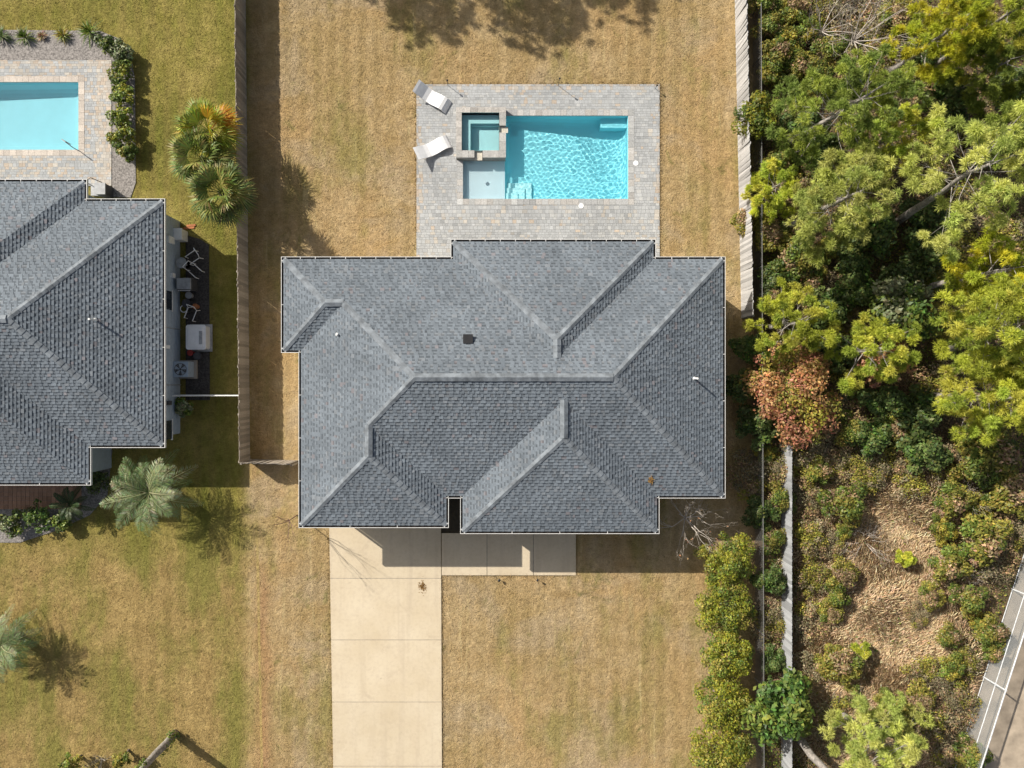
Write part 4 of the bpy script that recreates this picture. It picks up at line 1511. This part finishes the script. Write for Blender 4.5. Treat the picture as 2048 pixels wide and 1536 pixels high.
pine_tree(1992, 45, 78, 6.8, 'green pine beyond the strongly yellow pine', 'bright', .6, 26, 6, .34)
pine_tree(1985, 140, 70, 5.0, 'dull green pine with brownish inner branches below the yellow pine', 'deep', .6, 22, 5, .33)
pine_tree(2045, 250, 70, 5.6, 'dark green pine behind the open spreading pine', 'deep', .6, 24, 6, .33)
pine_tree(1790, 270, 70, 4.6, 'low yellow-green pine touching the dense dark green pine', 'bright', .7, 22, 6, .31)
pine_tree(1545, 378, 52, 3.2, 'small yellow-green pine sapling bending over the grey fence', 'bright', .75, 20, 5, .28)
pine_tree(1765, 1500, 95, 5.2, 'pale feathery pine beside the glossy broadleaf tree', 'pale', .6, 32, 6, .36)
pine_tree(1812, 1115, 15, .9, 'tiny lime-green pine seedling amid straw, near the bare white twigs', 'bright', .8, 8, 3, .18)
pine_tree(1724, 1298, 15, .9, 'tiny lime-green pine seedling beside a round olive shrub', 'bright', .8, 8, 3, .18)

place_shrub(shrub_parts(1.15, 1.1, 2.6, 3600, .07, ['green', 'hedge'], nb=26), 1521, 218, 2.0, 'round_shrub', 'round leafy green shrub spilling over the top of the grey fence')
random.seed(21); rng = np.random.default_rng(21)
place_shrub(shrub_parts(2.25, 2.7, 3.4, 9500, .075, ['red', 'orange', 'red', 'orange', 'yellow', 'olive'], nb=60, smin=.14, smax=.28), 1603, 790, 2.4, 'autumn_tree', 'broad bush in red, orange and yellow autumn leaf beside the house', 'tree', rz=.4)
place_shrub(shrub_parts(1.15, 1.3, 3.6, 2200, .08, ['orange', 'red'], nb=16), 1806, 722, 3.2, 'autumn_shrub', 'orange-red leaved bush under the pines')
place_shrub(shrub_parts(1.8, 1.7, 4.2, 2400, .12, ['glossy', 'green', 'sage'], 'glossy', nb=16), 1832, 625, 3.0, 'evergreen_tree', 'dark broadleaf evergreen with glinting leaves among the pines', 'tree')
place_shrub(shrub_parts(1.75, 1.9, 4.0, 3200, .13, ['glossy', 'green', 'glossy'], 'glossy', nb=18), 1572, 1425, 2.8, 'evergreen_tree', 'glossy broadleaf evergreen overhanging the straight pale fence', 'tree')
for (px_, py_, rx, ry, lb) in ((1461, 1126, 1.12, 1.2, 'clipped yellow-green evergreen nearest the bare red-tipped tree'), (1458, 1222, 1.18, 1.25, 'second clipped yellow-green evergreen along the front lawn, counted from the house'),
                               (1455, 1318, 1.05, 1.15, 'third clipped yellow-green evergreen along the front lawn, counted from the house'), (1449, 1412, 1.1, 1.3, 'fourth clipped yellow-green evergreen from the house, against the glossy broadleaf tree'),
                               (1452, 1512, 1.15, 1.3, 'last clipped yellow-green evergreen of the row, farthest from the house')):
    place_shrub(shrub_parts(rx * 1.3, ry * 1.24, 2.4, 8000, .055, ['hedge', 'hedge', 'olive', 'green'], nb=70, shell=.55, smin=.12, smax=.30), px_, py_, 1.7, 'evergreen_bush', lb, 'bush', 'clipped evergreens beside the front lawn')

# understory: a few builds of each kind, placed one by one
KINDS = {
    'olive': ([shrub_parts(1.0, 1.0, 1.5, 2850, .065, ['olive', 'olive', 'green', 'brown'], nb=14) for _ in range(3)], 'olive-green leafy shrub in the thicket beyond the fences'),
    'dark': ([shrub_parts(1.0, 1.0, 1.5, 2470, .075, ['dark', 'glossy', 'dark'], nb=13) for _ in range(3)], 'dark green leafy shrub in the shade of the thicket'),
    'brown': ([shrub_parts(1.15, 1.15, .75, 2470, .05, ['brown', 'grey', 'olive'], 'dryleaf', nb=14, shell=.35) for _ in range(3)], 'brownish half-dry shrub in the thicket beyond the fences'),
    'yellow': ([shrub_parts(1.0, 1.0, 1.4, 2660, .06, ['yellow', 'olive', 'green'], nb=13) for _ in range(2)], 'yellow-green leafy shrub in the thicket beyond the fences')}


MARKS = [(1521, 218, 'by the round shrub that spills over the grey fence'), (1600, 60, 'in the corner between grey fence and bare grey trees'), (1735, 110, 'around the bare grey tree'), (1700, 250, 'under the dense dark green pine'),
         (1688, 440, 'under the pale pine with the slanting trunk'), (1930, 400, 'under the open spreading pine'), (1545, 470, 'against the middle of the grey fence'), (1590, 620, 'by the young pine at the grey fence end'),
         (1742, 640, 'by the bright pine next to the orange bush'), (1832, 600, 'round the glinting broadleaf evergreen'), (1940, 560, 'beneath the yellow-green pine with the thick trunk'), (1603, 820, 'beside the red and orange autumn bush'),
         (1490, 760, 'in the shade along the house, before the autumn bush'), (1510, 980, 'between the house and the straight pale fence'), (1530, 1200, 'between the clipped evergreens and the straight pale fence'), (1820, 850, 'in the shaded hollow north of the straw'),
         (1960, 860, 'below the broad pine at the edge of the straw'), (1690, 1010, 'at the head of the straw clearing'), (1930, 1040, 'on the olive bank east of the straw'), (1960, 1230, 'next to the court fence corner'), (1620, 1200, 'in the strip along the straight pale fence'),
         (1690, 1330, 'by the lime seedling in the straw'), (1900, 1350, 'between the straw and the court fence'), (1840, 1440, 'near the pale feathery pine'), (1880, 180, 'below the strongly yellow pine'), (2030, 470, 'behind the spreading pine, deep in the thicket')]


def under(kind, px_, py_, r_px):
    parts, lb = KINDS[kind]
    sc = r_px / PXM
    mark = min(MARKS, key=lambda q: (q[0] - px_) ** 2 + (q[1] - py_) ** 2)[2]
    size = 'small' if r_px < 31 else ('large' if r_px > 44 else 'middling')
    lb = '%s %s shrub %s' % (size, {'olive': 'olive-green', 'dark': 'dark green', 'brown': 'brownish half-dry', 'yellow': 'yellow-green'}[kind], mark)
    place_shrub(random.choice(parts), px_, py_, .7 * sc, kind + '_shrub' if kind not in ('brown',) else 'dry_shrub', lb, 'shrub', kind + ' shrubs of the thicket', sc=sc)


for k_, lst in {
    'olive': [(1940, 1505, 36), (1985, 1300, 26), (1530, 8, 34), (1590, 12, 36), (1660, 95, 36), (1790, 30, 36), (1750, 470, 34), (1700, 760, 34), (1640, 720, 34), (1620, 560, 34), (1540, 50, 34), (1555, 110, 36), (1600, 130, 34), (1690, 1005, 46), (1990, 905, 60), (1945, 935, 44), (1905, 1000, 40), (2030, 985, 50), (1965, 1080, 55), (1893, 1130, 40), (1935, 1195, 36), (1555, 1000, 34), (1545, 1075, 30), (1680, 1325, 42), (1660, 1225, 26), (1985, 1260, 36),
              (1590, 520, 50), (1545, 470, 38), (1490, 440, 30), (1700, 860, 34), (1870, 560, 36), (1545, 600, 36), (1830, 1400, 36), (1780, 1440, 40), (1790, 850, 34), (1560, 320, 36), (1670, 1190, 28), (1900, 1270, 28), (1860, 1190, 30), (1680, 1150, 34), (1640, 940, 30), (1700, 1390, 26)],
    'yellow': [(1560, 25, 30), (1640, 150, 34), (1600, 190, 30), (1770, 620, 32), (1650, 505, 30), (1900, 690, 30), (1575, 75, 34), (1545, 150, 32), (1620, 55, 30), (1530, 440, 30), (1580, 860, 30), (1925, 870, 34), (1880, 1060, 30), (1960, 1010, 30), (1530, 905, 22), (1555, 720, 28), (1905, 1330, 32), (1965, 1245, 24), (1690, 1060, 22), (1770, 1395, 26)],
    'dark': [(1740, 460, 60), (1860, 430, 50), (1840, 510, 52), (1790, 560, 55), (1900, 200, 55), (1660, 620, 50), (1720, 580, 46), (1740, 870, 46), (1830, 830, 56), (1850, 900, 50), (1520, 850, 46), (1520, 1020, 36), (1535, 1160, 36), (1480, 780, 42), (1500, 700, 42), (1700, 530, 44), (1550, 560, 40), (1640, 310, 46), (1610, 250, 44), (1770, 800, 46), (1540, 1320, 30), (1680, 700, 44), (1850, 120, 40), (2030, 180, 46)],
    'brown': [(1800, 300, 50), (1930, 470, 48), (1830, 170, 46), (1690, 830, 44), (1890, 780, 56), (1500, 950, 44), (1540, 1250, 36), (1660, 890, 38), (1940, 270, 46), (1890, 640, 40), (1960, 420, 50), (2010, 470, 46), (1640, 10, 40), (1700, 15, 44), (1760, 60, 44), (1820, 20, 40), (1680, 120, 44), (1740, 130, 44), (1800, 110, 44), (1650, 60, 40), (1880, 300, 44), (1940, 530, 46), (1890, 490, 44), (2030, 480, 40), (1680, 660, 38), (1720, 640, 32), (1590, 380, 36), (1540, 260, 30), (1600, 930, 44), (1610, 1000, 38), (1620, 1080, 40), (1620, 1160, 40), (1620, 1250, 40), (1620, 1340, 36), (1670, 1440, 40), (1880, 920, 44), (1830, 960, 40), (1780, 930, 40), (1730, 960, 38), (1900, 1390, 40), (1930, 1330, 34), (1860, 1450, 44), (1910, 1490, 44), (1850, 1340, 34), (1550, 400, 30), (1640, 570, 36), (2000, 1130, 40), (2030, 1060, 40), (1560, 940, 34), (1600, 1440, 30), (1690, 930, 34), (1660, 1090, 30), (1930, 1420, 34), (1840, 1230, 24)]}.items():
    for t_ in lst: under(k_, *t_)

# bare, twiggy plants
def bare(px_, py_, z_mid, h, n0, depth, mat, label, name='bare_shrub', r0=.03, spread=.5, L=None, cat='shrub', group=None, trunk=0.0, tips=None, up=.12, kids=(2, 3), jit=.25, outward=.75):
    p = W(px_, py_, z_mid); p.z = 0
    root = empty(name, p, label, cat, group)
    t = Twigs(); t.ends = []
    o = Vector((0, 0, -.03))
    if trunk:
        m = MB(); m.tube([(0, 0, -.05), (.02, .01, trunk * .5), (0, 0, trunk)], [r0 * 1.7, r0 * 1.4, r0 * 1.15], 8, cap=False); link('trunk', m.mesh('trunk', M[mat]), root)
        o = Vector((0, 0, trunk - .02))
    L = L or h * .42
    for i in range(n0):
        a = 6.283 * i / n0 + random.uniform(-.3, .3)
        t.grow(o, (math.cos(a) * outward, math.sin(a) * outward, random.uniform(.5, 1.1)), L * random.uniform(.8, 1.2), r0, depth, spread, kids, up, jit=jit)
    link('branches', t.m.mesh('branches', M[mat]), root)
    if tips:
        e = [q for q, _ in t.ends]
        random.shuffle(e)
        P = np.array([tuple(q) for q in e[:tips[0]]])
        V, F = leaf_quads(P, unit(rng.normal(size=P.shape) + [0, 0, 1]), tips[1]); link('leaves', np_mesh('leaves', V, F, pick(PAL[tips[2]], len(P)), M['dryleaf']), root)
    return root


bare(1388, 1048, 2.5, 3.6, 9, 5, 'twig', 'bare pale-branched small tree with a few red leaves by the front corner', 'bare_tree', .026, .42, .95, 'tree', trunk=1.0, tips=(34, .05, 'red'), outward=1.0)
bare(594, 1030, 0, 3.4, 5, 4, 'twigred', 'thin leafless sapling by the garage corner, casting twig shadows on the driveway', 'bare_tree', .018, .30, .95, 'tree', trunk=1.4, up=.4, outward=.45)
bare(1735, 55, 2.5, 4.6, 10, 5, 'twig', 'bare grey tree with a haze of fine twigs beside the yellow pine', 'bare_tree', .032, .5, 1.35, 'tree', trunk=1.2)
bare(1665, 40, 2.0, 3.6, 8, 5, 'twig', 'smaller bare grey tree between the yellow shrubs and the bare grey tree', 'bare_tree', .026, .5, 1.1, 'tree', trunk=.9)
bare(1800, 95, 1.8, 3.0, 9, 5, 'twig', 'low bare grey bush at the foot of the yellow pine', 'bare_shrub', .02, .5, .75)
bare(1735, 1085, .4, 1.2, 9, 4, 'twig', 'bare whitish twigs sprawling on the straw', 'bare_shrub', .016, .45, .62, up=-.05, outward=1.2)
bare(1512, 300, .8, 1.6, 7, 4, 'twigred', 'reddish bare bush against the grey fence', 'bare_shrub', .012, .5, .5)
bare(1690, 1372, .3, 1.0, 7, 3, 'twig', 'few pale bare twigs lying near the round olive shrub', 'bare_shrub', .012, .4, .6, up=-.05, outward=1.3)
bare(1945, 1150, .5, 1.4, 6, 4, 'twig', 'grey bare twigs among the olive shrubs by the court fence', 'bare_shrub', .012, .5, .5)
bare(1940, 990, .5, 1.4, 7, 4, 'twig', 'grey bare bush between the olive shrubs and the straw', 'bare_shrub', .012, .5, .55)
bare(1690, 1190, .3, .9, 6, 3, 'twig', 'small tangle of pale twigs in the straw clearing', 'bare_shrub', .010, .45, .45, up=-.05, outward=1.2)
bare(1965, 560, .6, 1.6, 7, 4, 'twigred', 'brown bare bush behind the yellow-green pine', 'bare_shrub', .012, .5, .55)
bare(1900, 500, .6, 1.6, 7, 4, 'twigred', 'brown bare bush in the gap between spreading and yellow-green pines', 'bare_shrub', .012, .5, .6)

# tall bare-trunked trees whose crowns stand outside the picture
def tall_tree(basepx, h, r, label, crown_r, mat='greybark', ivy=False, crown_h=.35, pal='deep', blobs=None, name='tall_tree', nb=24, nper=26, crown_off=(0, 0)):
    b = W(*basepx)
    root = empty(name, b, label, 'tree')
    m = MB(); zs = np.linspace(-.05, h * .97, 10)
    m.tube([(random.gauss(0, .03) + crown_off[0] * z / h, random.gauss(0, .03) + crown_off[1] * z / h, z) for z in zs], [r * (1 - .65 * max(0, z) / h) for z in zs], 10)
    link('trunk', m.mesh('trunk', M[mat], smooth=True), root)
    P, D = [], []
    for i in range(nb):
        t = i / nb; z = h * (1 - crown_h) + h * crown_h * t; a = i * 2.4; Lb = crown_r * math.sin(math.pi * (.25 + .65 * t))
        o = Vector((crown_off[0] * z / h, crown_off[1] * z / h, z)); tip = o + Vector((math.cos(a) * Lb, math.sin(a) * Lb, .3 * Lb))
        m = MB(); m.tube([o, tip], [.05, .015], 4, cap=False); link('limb', m.mesh('limb', M[mat]), root)
        for k in range(7):
            f = 1 - .65 * k / 7
            P.append(o.lerp(tip, f) + Vector((random.gauss(0, .3), random.gauss(0, .3), random.gauss(0, .2)))); D.append((math.cos(a) * .5, math.sin(a) * .5, .8))
    V, F, C = tuft_cloud(np.array([tuple(p) for p in P]), unit(np.array([tuple(p) for p in D])), .42, nper, PINE[pal], .02)
    link('crown', np_mesh('crown', V, F, C, M['needle']), root)
    if ivy:
        n = 900
        z = rng.random(n) * h * .55 + .2; a = rng.random(n) * 6.283; rr_ = r * 1.0 + rng.random(n) * .16
        keep = (np.sin(z * 2.1) + np.cos(a * 1.0 + z) > .2)
        P = np.stack([np.cos(a) * rr_, np.sin(a) * rr_, z], 1)[keep]
        Nn = unit(np.stack([np.cos(a), np.sin(a), .6 + 0 * a], 1)[keep] + rng.normal(0, .4, (keep.sum(), 3)))
        V, F = leaf_quads(P, Nn, .07); link('ivy', np_mesh('ivy', V, F, pick(PAL['green'], len(P)), M['leaf']), root)
    return root


tall_tree((350, 1466), 9.5, .20, 'ivy-clad grey trunk rising from the front lawn of the blue-grey house', 1.6, ivy=True)
tall_tree((1590, 1470), 9.0, .21, 'bare pale trunk rising beside the glossy broadleaf tree', 1.8)
tall_tree((516, -240), 8.6, .18, 'pine north of the back lawn, shading its far edge', 1.7, nb=30, nper=40)
tall_tree((740, -250), 8.6, .18, 'second pine north of the back lawn, shading its far edge', 2.6, nb=40, nper=44)
tall_tree((905, -300), 8.6, .18, 'third pine north of the back lawn, behind the other two', 1.9, nb=30, nper=36)

# ---- palms
def frond(m, o, a, L, lift, droop, leaf, cols, pairs=32, wleaf=.019):
    pts = []
    for i in range(9):
        t = i / 8
        rr_ = L * t * (1 - .12 * droop * t)
        z = L * (lift * t - droop * t * t)
        pts.append(Vector((o[0] + math.cos(a) * rr_, o[1] + math.sin(a) * rr_, max(.05, o[2] + z))))
    c = random.choice(cols)
    m.tube(pts, [.022 * (1 - .8 * i / 8) + .003 for i in range(9)], 4, (c[0] * 1.3, c[1] * 1.2, c[2] * 1.2), cap=False)
    for k in range(pairs):
        t = .12 + .88 * (k + .5) / pairs
        f = t * 8; i = min(7, int(f)); p = pts[i].lerp(pts[i + 1], f - i); d = (pts[i + 1] - pts[i]).normalized()
        side = d.cross(Vector((0, 0, 1))).normalized()
        ll = leaf * math.sin(math.pi * (.12 + .80 * t)) * random.uniform(.85, 1.1)
        for s in (-1, 1):
            v = (side * s * .85 + d * .65 + Vector((0, 0, random.uniform(-.35, .15)))).normalized()
            e = p + v * ll; e.z = max(.03, e.z - .12 * ll)
            w = d * wleaf
            cc = tuple(x * random.uniform(.8, 1.2) for x in c)
            m.face([p - w * .6, p.lerp(e, .5) + w * .1 - w, e, p.lerp(e, .5) + w], cc)


def feather_palm(px_, py_, zc, Rm, nf, label, cols, trunk_r=.2):
    b = W(px_, py_, zc); b.z = 0
    root = empty('feather_palm', b, label, 'palm')
    m = MB()
    zs = np.linspace(-.05, zc, 14)
    m.tube([(0, 0, z) for z in zs], [trunk_r * (1.0 + .12 * (i % 2)) for i in range(14)], 12)
    link('trunk', m.mesh('trunk', M['bark']), root)
    for i in range(nf):
        t = i / nf
        m = MB()
        frond(m, (0, 0, zc), i * 2.4 + random.uniform(-.2, .2), Rm * random.uniform(.85, 1.1) * (.72 + .28 * t), 1.0 * (1 - t) + .28, .62 + .35 * t, .42 * Rm / 2.2, cols)
        link('frond', m.mesh('frond', M['leaf']), root)
    return root


SAGE = [(.28, .34, .17), (.22, .29, .13), (.40, .43, .25), (.14, .21, .08)]
feather_palm(298, 985, 1.8, 2.45, 32, 'silvery-green feather palm in front of the blue-grey house', SAGE, .26)
feather_palm(2, 1290, 1.35, 2.1, 38, 'feather palm on the front lawn, its fronds reaching in from the side', SAGE, .2)
feather_palm(140, 1008, 1.0, 1.15, 16, 'small dark feather palm in the front bed by the eave', [(.05, .085, .03), (.07, .10, .04)], .1)


def fan_palm(px_, py_, zc, Rm, nf, label, cols, accent=None):
    b = W(px_, py_, zc); b.z = 0
    root = empty('fan_palm', b, label, 'palm')
    m = MB(); zs = np.linspace(-.05, zc, 10)
    m.tube([(0, 0, z) for z in zs], [.16 + .02 * (i % 2) for i in range(10)], 10); link('trunk', m.mesh('trunk', M['bark']), root)
    for i in range(nf):
        t = i / nf
        a = i * 2.4 + random.uniform(-.25, .25)
        el = R(70 - 85 * t)
        Lp = Rm * .5 * random.uniform(.85, 1.1)
        d = Vector((math.cos(a) * math.cos(el), math.sin(a) * math.cos(el), math.sin(el)))
        o = Vector((0, 0, zc)); hub = o + d * Lp
        m = MB()
        base = random.choice(cols)
        if accent and (a % 6.283) < accent[1] and (a % 6.283) > accent[0] and random.random() < .45: base = random.choice(accent[2])
        m.tube([o, hub], [.018, .012], 4, (base[0] * 1.2, base[1] * 1.2, base[2]), cap=False)
        side = d.cross(Vector((0, 0, 1)));
        side = side.normalized() if side.length > .05 else Vector((math.sin(a), -math.cos(a), 0))
        nrm = side.cross(d).normalized()
        ns = 26
        Lf = Rm * .56 * random.uniform(.9, 1.1)
        for k in range(ns):
            th = -2.0 + 4.0 * k / (ns - 1)
            dirv = (d * math.cos(th) + side * math.sin(th) + nrm * (.10 * (k % 2) - .12 - .10 * abs(th))).normalized()
            L_ = Lf * (1 - .13 * abs(th)) * random.uniform(.88, 1.05)
            tip = hub + dirv * L_ + Vector((0, 0, -.28 * L_ * random.uniform(.5, 1.2)))
            mid = hub + dirv * L_ * .55
            w = dirv.cross(nrm).normalized() * .021 * Rm
            cc = tuple(x * random.uniform(.8, 1.25) for x in base)
            m.face([hub, mid - w, tip, mid + w], cc)
        link('fan_leaf', m.mesh('fan_leaf', M['leaf']), root)
    return root


FANG = [(.17, .215, .05), (.23, .255, .065), (.31, .315, .10), (.11, .145, .04)]
fan_palm(418, 262, 2.2, 1.65, 28, 'yellowing fan palm with orange leaf tips against the long fence', [(.36, .34, .025), (.28, .30, .03), (.21, .25, .04)], (0.0, 1.3, [(.55, .25, .02), (.50, .33, .03)]))
fan_palm(405, 318, 2.2, 1.7, 30, 'green fan palm in the middle of the three by the long fence', FANG)
fan_palm(443, 385, 2.6, 1.7, 32, 'green fan palm overhanging the top of the long fence', FANG)

# plants in the neighbouring beds
def rosette(px_, py_, r, n, cols, label, name='spiky_plant', group=None, h=.8):
    p = W(px_, py_)
    root = empty(name, p, label, 'plant', group)
    m = MB()
    for i in range(n):
        a = random.random() * 6.283; e = random.uniform(.25, 1.35); L_ = r * random.uniform(.7, 1.15)
        d = Vector((math.cos(a) * math.cos(e), math.sin(a) * math.cos(e), math.sin(e)))
        mid = d * L_ * .6; tip = d * L_; tip.z = max(.02, tip.z - .35 * L_ * math.cos(e)); tip.x *= 1.15; tip.y *= 1.15
        w = Vector((-math.sin(a), math.cos(a), 0)) * .022
        c = tuple(x * random.uniform(.75, 1.25) for x in random.choice(cols))
        m.face([(-w.x * .6, -w.y * .6, .0), mid - w, tip, mid + w], c)
    link('leaves', m.mesh('leaves', M['leaf']), root)
    m = MB(); m.tube([(0, 0, -.04), (0, 0, .12)], .05, 8); link('crown_base', m.mesh('crown_base', M['bark']), root)


for (px_, py_, r_, c_, lb) in ((183, 66, .75, 'green', 'large spiky green plant at the bend of the mulch bed'), (128, 72, .55, 'olive', 'spiky olive plant next to the large spiky one'), (52, 76, .6, 'green', 'spiky bright green plant in the middle of the mulch bed row'), (6, 74, .6, 'dark', 'spiky dark green plant at the hidden end of the mulch bed'), (86, 74, .35, 'brown', 'small withered plant between two spiky ones in the mulch bed')):
    rosette(px_, py_, r_, 90, PAL[c_], lb, group='spiky plants in the pool bed')
for (px_, py_, r_, pals, lb) in ((247, 148, .56, ['hedge', 'green'], 'bright leafy shrub in the pool bed, first after the dark corner bush'), (243, 190, .55, ['green', 'hedge'], 'leafy shrub in the pool bed, second after the dark corner bush'),
                                 (243, 230, .56, ['hedge', 'green'], 'leafy shrub in the pool bed, third after the dark corner bush'), (244, 272, .60, ['green', 'hedge'], 'leafy shrub in the pool bed, fourth after the dark corner bush'),
                                 (255, 302, .38, ['green', 'olive'], 'smallest leafy shrub at the end of the pool bed row'), (240, 105, .52, ['dark', 'sage'], 'dark grey-green bush at the corner of the pool bed'), (215, 90, .5, ['dark', 'green'], 'dark bush behind the large spiky plant')):
    place_shrub(shrub_parts(r_ * 1.25, r_ * 1.25, .9, 1100, .07, pals, 'glossy', nb=14), px_, py_, .5, 'garden_shrub', lb)
for (px_, py_, r_, pals, lb) in ((20, 1050, .62, ['dark', 'sage', 'green'], 'dark shrub beside the brown entry path'), (75, 1035, .7, ['dark', 'glossy'], 'dark glossy shrub between the entry path and the lawn'), (118, 1045, .45, ['dark', 'green'], 'small dark shrub at the tip of the front bed'), (195, 960, .55, ['dark'], 'low dark shrub in the corner under the eave'), (366, 812, .4, ['green', 'sage'], 'pale leafy plant against the siding past the gate')):
    place_shrub(shrub_parts(r_ * 1.25, r_ * 1.25, .9, 900, .07, pals, 'glossy', nb=12), px_, py_, .5, 'garden_shrub', lb)
# leafy sprawl at the foot of the ivy trunk
for (px_, py_, r_, lb) in ((140, 1530, .6, 'leafy twiggy bush on the lawn left of the ivy-clad trunk'), (240, 1520, .5, 'leafy bush between the ivy-clad trunk and its twiggy neighbour')):
    place_shrub(shrub_parts(r_, r_, 1.4, 420, .07, ['green', 'olive'], nb=8), px_, py_, .9, 'leafy_bush', lb, 'bush')
bare(190, 1530, .6, 1.5, 7, 3, 'twig', 'pale bare twigs beside the leafy bushes on the front lawn', 'bare_shrub', .014, .5, .5)

# ---- low growth and litter covering the woodland floor
def cover():
    n = 90000
    x = rng.uniform(W(1495, 0).x, W(2075, 0).x, n); y = rng.uniform(W(0, 1565).y, W(0, -30).y, n)
    cxx, cyy = (x - 19.3) / 4.6, (y + 13.0) / 8.5
    keep = ((np.hypot(cxx, cyy) > .8) | (rng.random(n) < .12)) & ~((x > 25.9 + (y + 10.45) * .32) & (y < -8.4)) & (x > 13.6)
    x, y = x[keep], y[keep]; n = len(x)
    dens = np.sin(x * 1.1 + 2 * np.sin(y * .7)) + np.sin(y * 1.3 + 1.5 * np.sin(x * .9)) + rng.normal(0, .5, n)
    z = .015 + np.clip(dens, 0, 2) * .16 * rng.random(n)
    P = np.stack([x, y, z + .03], 1)
    V, F = leaf_quads(P, unit(rng.normal(0, .6, (n, 3)) + [0, 0, 1]), .055)
    V[:, 2] = np.maximum(V[:, 2], .01)
    green = (dens > .3)
    C = np.where(green[:, None], pick(PAL['olive'] + PAL['dark'] + PAL['green'], n), pick(PAL['brown'] + PAL['grey'], n))
    return np_mesh('ground_cover', V, F, C, M['dryleaf'])


setp(link('ground_cover', cover()), 'low leafy growth and leaf litter covering the woodland floor', 'ground cover', kind='stuff')

# ---- dry straw of the clearing
def straw():
    n = 85000
    cx, cy = 19.3, -13.0
    q = rng.normal(0, .60, (n, 2))
    keep = (np.hypot(q[:, 0], q[:, 1]) < 1.25)
    q = q[keep]; n = len(q)
    x = cx + q[:, 0] * 4.4; y = cy + q[:, 1] * 8.4
    # combed by the wind into swirls
    an = 1.2 + 1.3 * np.sin(x * .8 + 1.9 * np.sin(y * .9)) + 1.2 * np.cos(y * 1.1 + x * .5) + rng.normal(0, 1.0, n)
    L_ = rng.uniform(.10, .36, n); up = rng.uniform(.02, .7, n)
    mound = .18 * (np.sin(x * 1.7 + y * .6) + np.sin(y * 1.3 - x * .8) + 1.2)
    d = np.stack([np.cos(an), np.sin(an), up], 1); d = unit(d) * L_[:, None]
    P = np.stack([x, y, rng.random(n) * mound * .6], 1)
    s = np.stack([-np.sin(an), np.cos(an), 0 * an], 1) * .012
    V = np.stack([P - s, P + d * .6 + [0, 0, .02], P + d - [0, 0, .03], P + s], 1)
    V[:, :, 2] = np.maximum(V[:, :, 2], .008)
    keep = ~((x > 25.9 + (y + 10.45) * .32) & (y < -8.4))
    V = V[keep]; n = len(V)
    F = np.arange(4 * n).reshape(n, 4)
    return np_mesh('dry_grass', V.reshape(-1, 3), F, np.clip(pick(PAL['straw'], n, .25, .05) * np.clip(1.08 + .10 * np.sin(P[:n, 0:1] * 1.3 + 2 * np.sin(P[:n, 1:2] * .8)), .6, 1.3), .01, .9), M['dryleaf'])


setp(link('dry_grass', straw()), 'tangled tan dry grass covering the clearing beyond the pale fence', 'grass', kind='stuff')


def tufts(n, region, name, label):
    """short mown blades standing on the lawns; the soil's own colours"""
    x = rng.uniform(region[0], region[1], n); y = rng.uniform(region[2], region[3], n)
    ok = np.ones(n, bool)
    for h in TUFT_HOLES: ok &= ~((x > h[0]) & (x < h[1]) & (y > h[2]) & (y < h[3]))
    x, y = x[ok], y[ok]; n = len(x)
    a = rng.random(n) * 6.283; L_ = rng.uniform(.03, .075, n); hh = rng.uniform(.015, .055, n)
    s = np.stack([-np.sin(a), np.cos(a), 0 * a], 1) * rng.uniform(.008, .022, (n, 1))
    P = np.stack([x, y, 0 * x - .002], 1); T = P + np.stack([np.cos(a) * L_, np.sin(a) * L_, hh], 1)
    V = np.stack([P - s, P + s, T], 1).reshape(-1, 3)
    me = np_mesh(name, V, np.arange(3 * n).reshape(n, 3), None, M['ground'])
    return setp(link(name, me), label, 'grass', kind='stuff')


TUFT_HOLES = [DECK, NDECK, rect(659, 1000, 884, 1560), rect(880, 1000, 1152, 1150), rect(560, 520, 1440, 1040), rect(-50, 380, 330, 960), rect(226, 60, 272, 390), rect(-20, 60, 270, 121), rect(-10, 880, 200, 1070)]
tufts(90000, (W(-20, 0).x, W(497, 0).x, W(0, 1560).y, W(0, -25).y), 'grass_blades', 'short green-tan grass on the lawns around the blue-grey house')
tufts(150000, (W(500, 0).x, W(1480, 0).x, W(0, 1560).y, W(0, -25).y), 'grass_blades', 'short dormant tan grass on the lawn around the grey-roofed middle house')


def edge_tufts(edges, name, label):
    P = []
    for (a, b, n) in edges:
        A, B = W(*a), W(*b); d = (B - A).normalized(); s = Vector((-d.y, d.x, 0))
        for _ in range(n):
            t = random.random(); P.append(A.lerp(B, t) + s * random.gauss(0, .035 + .03 * math.sin(t * 40) ** 2))
    P = np.array([tuple(p) for p in P]); n = len(P)
    a = rng.random(n) * 6.283; L_ = rng.uniform(.04, .12, n); hh = rng.uniform(.05, .10, n)
    s = np.stack([-np.sin(a), np.cos(a), 0 * a], 1) * .014
    T = P + np.stack([np.cos(a) * L_, np.sin(a) * L_, hh], 1)
    me = np_mesh(name, np.stack([P - s, P + s, T], 1).reshape(-1, 3), np.arange(3 * n).reshape(n, 3), None, M['ground'])
    return setp(link(name, me), label, 'grass', kind='stuff')


edge_tufts([((659, 1055), (667, 1545), 1500), ((882, 1152), (884, 1545), 1300), ((884, 1150), (1151, 1150), 700), ((1152, 1066), (1152, 1150), 250),
            ((833, 169), (833, 500), 900), ((833, 169), (1319, 169), 1300), ((1319, 169), (1319, 505), 900)], 'edge_grass', 'ragged tan grass creeping over the concrete and paving edges')
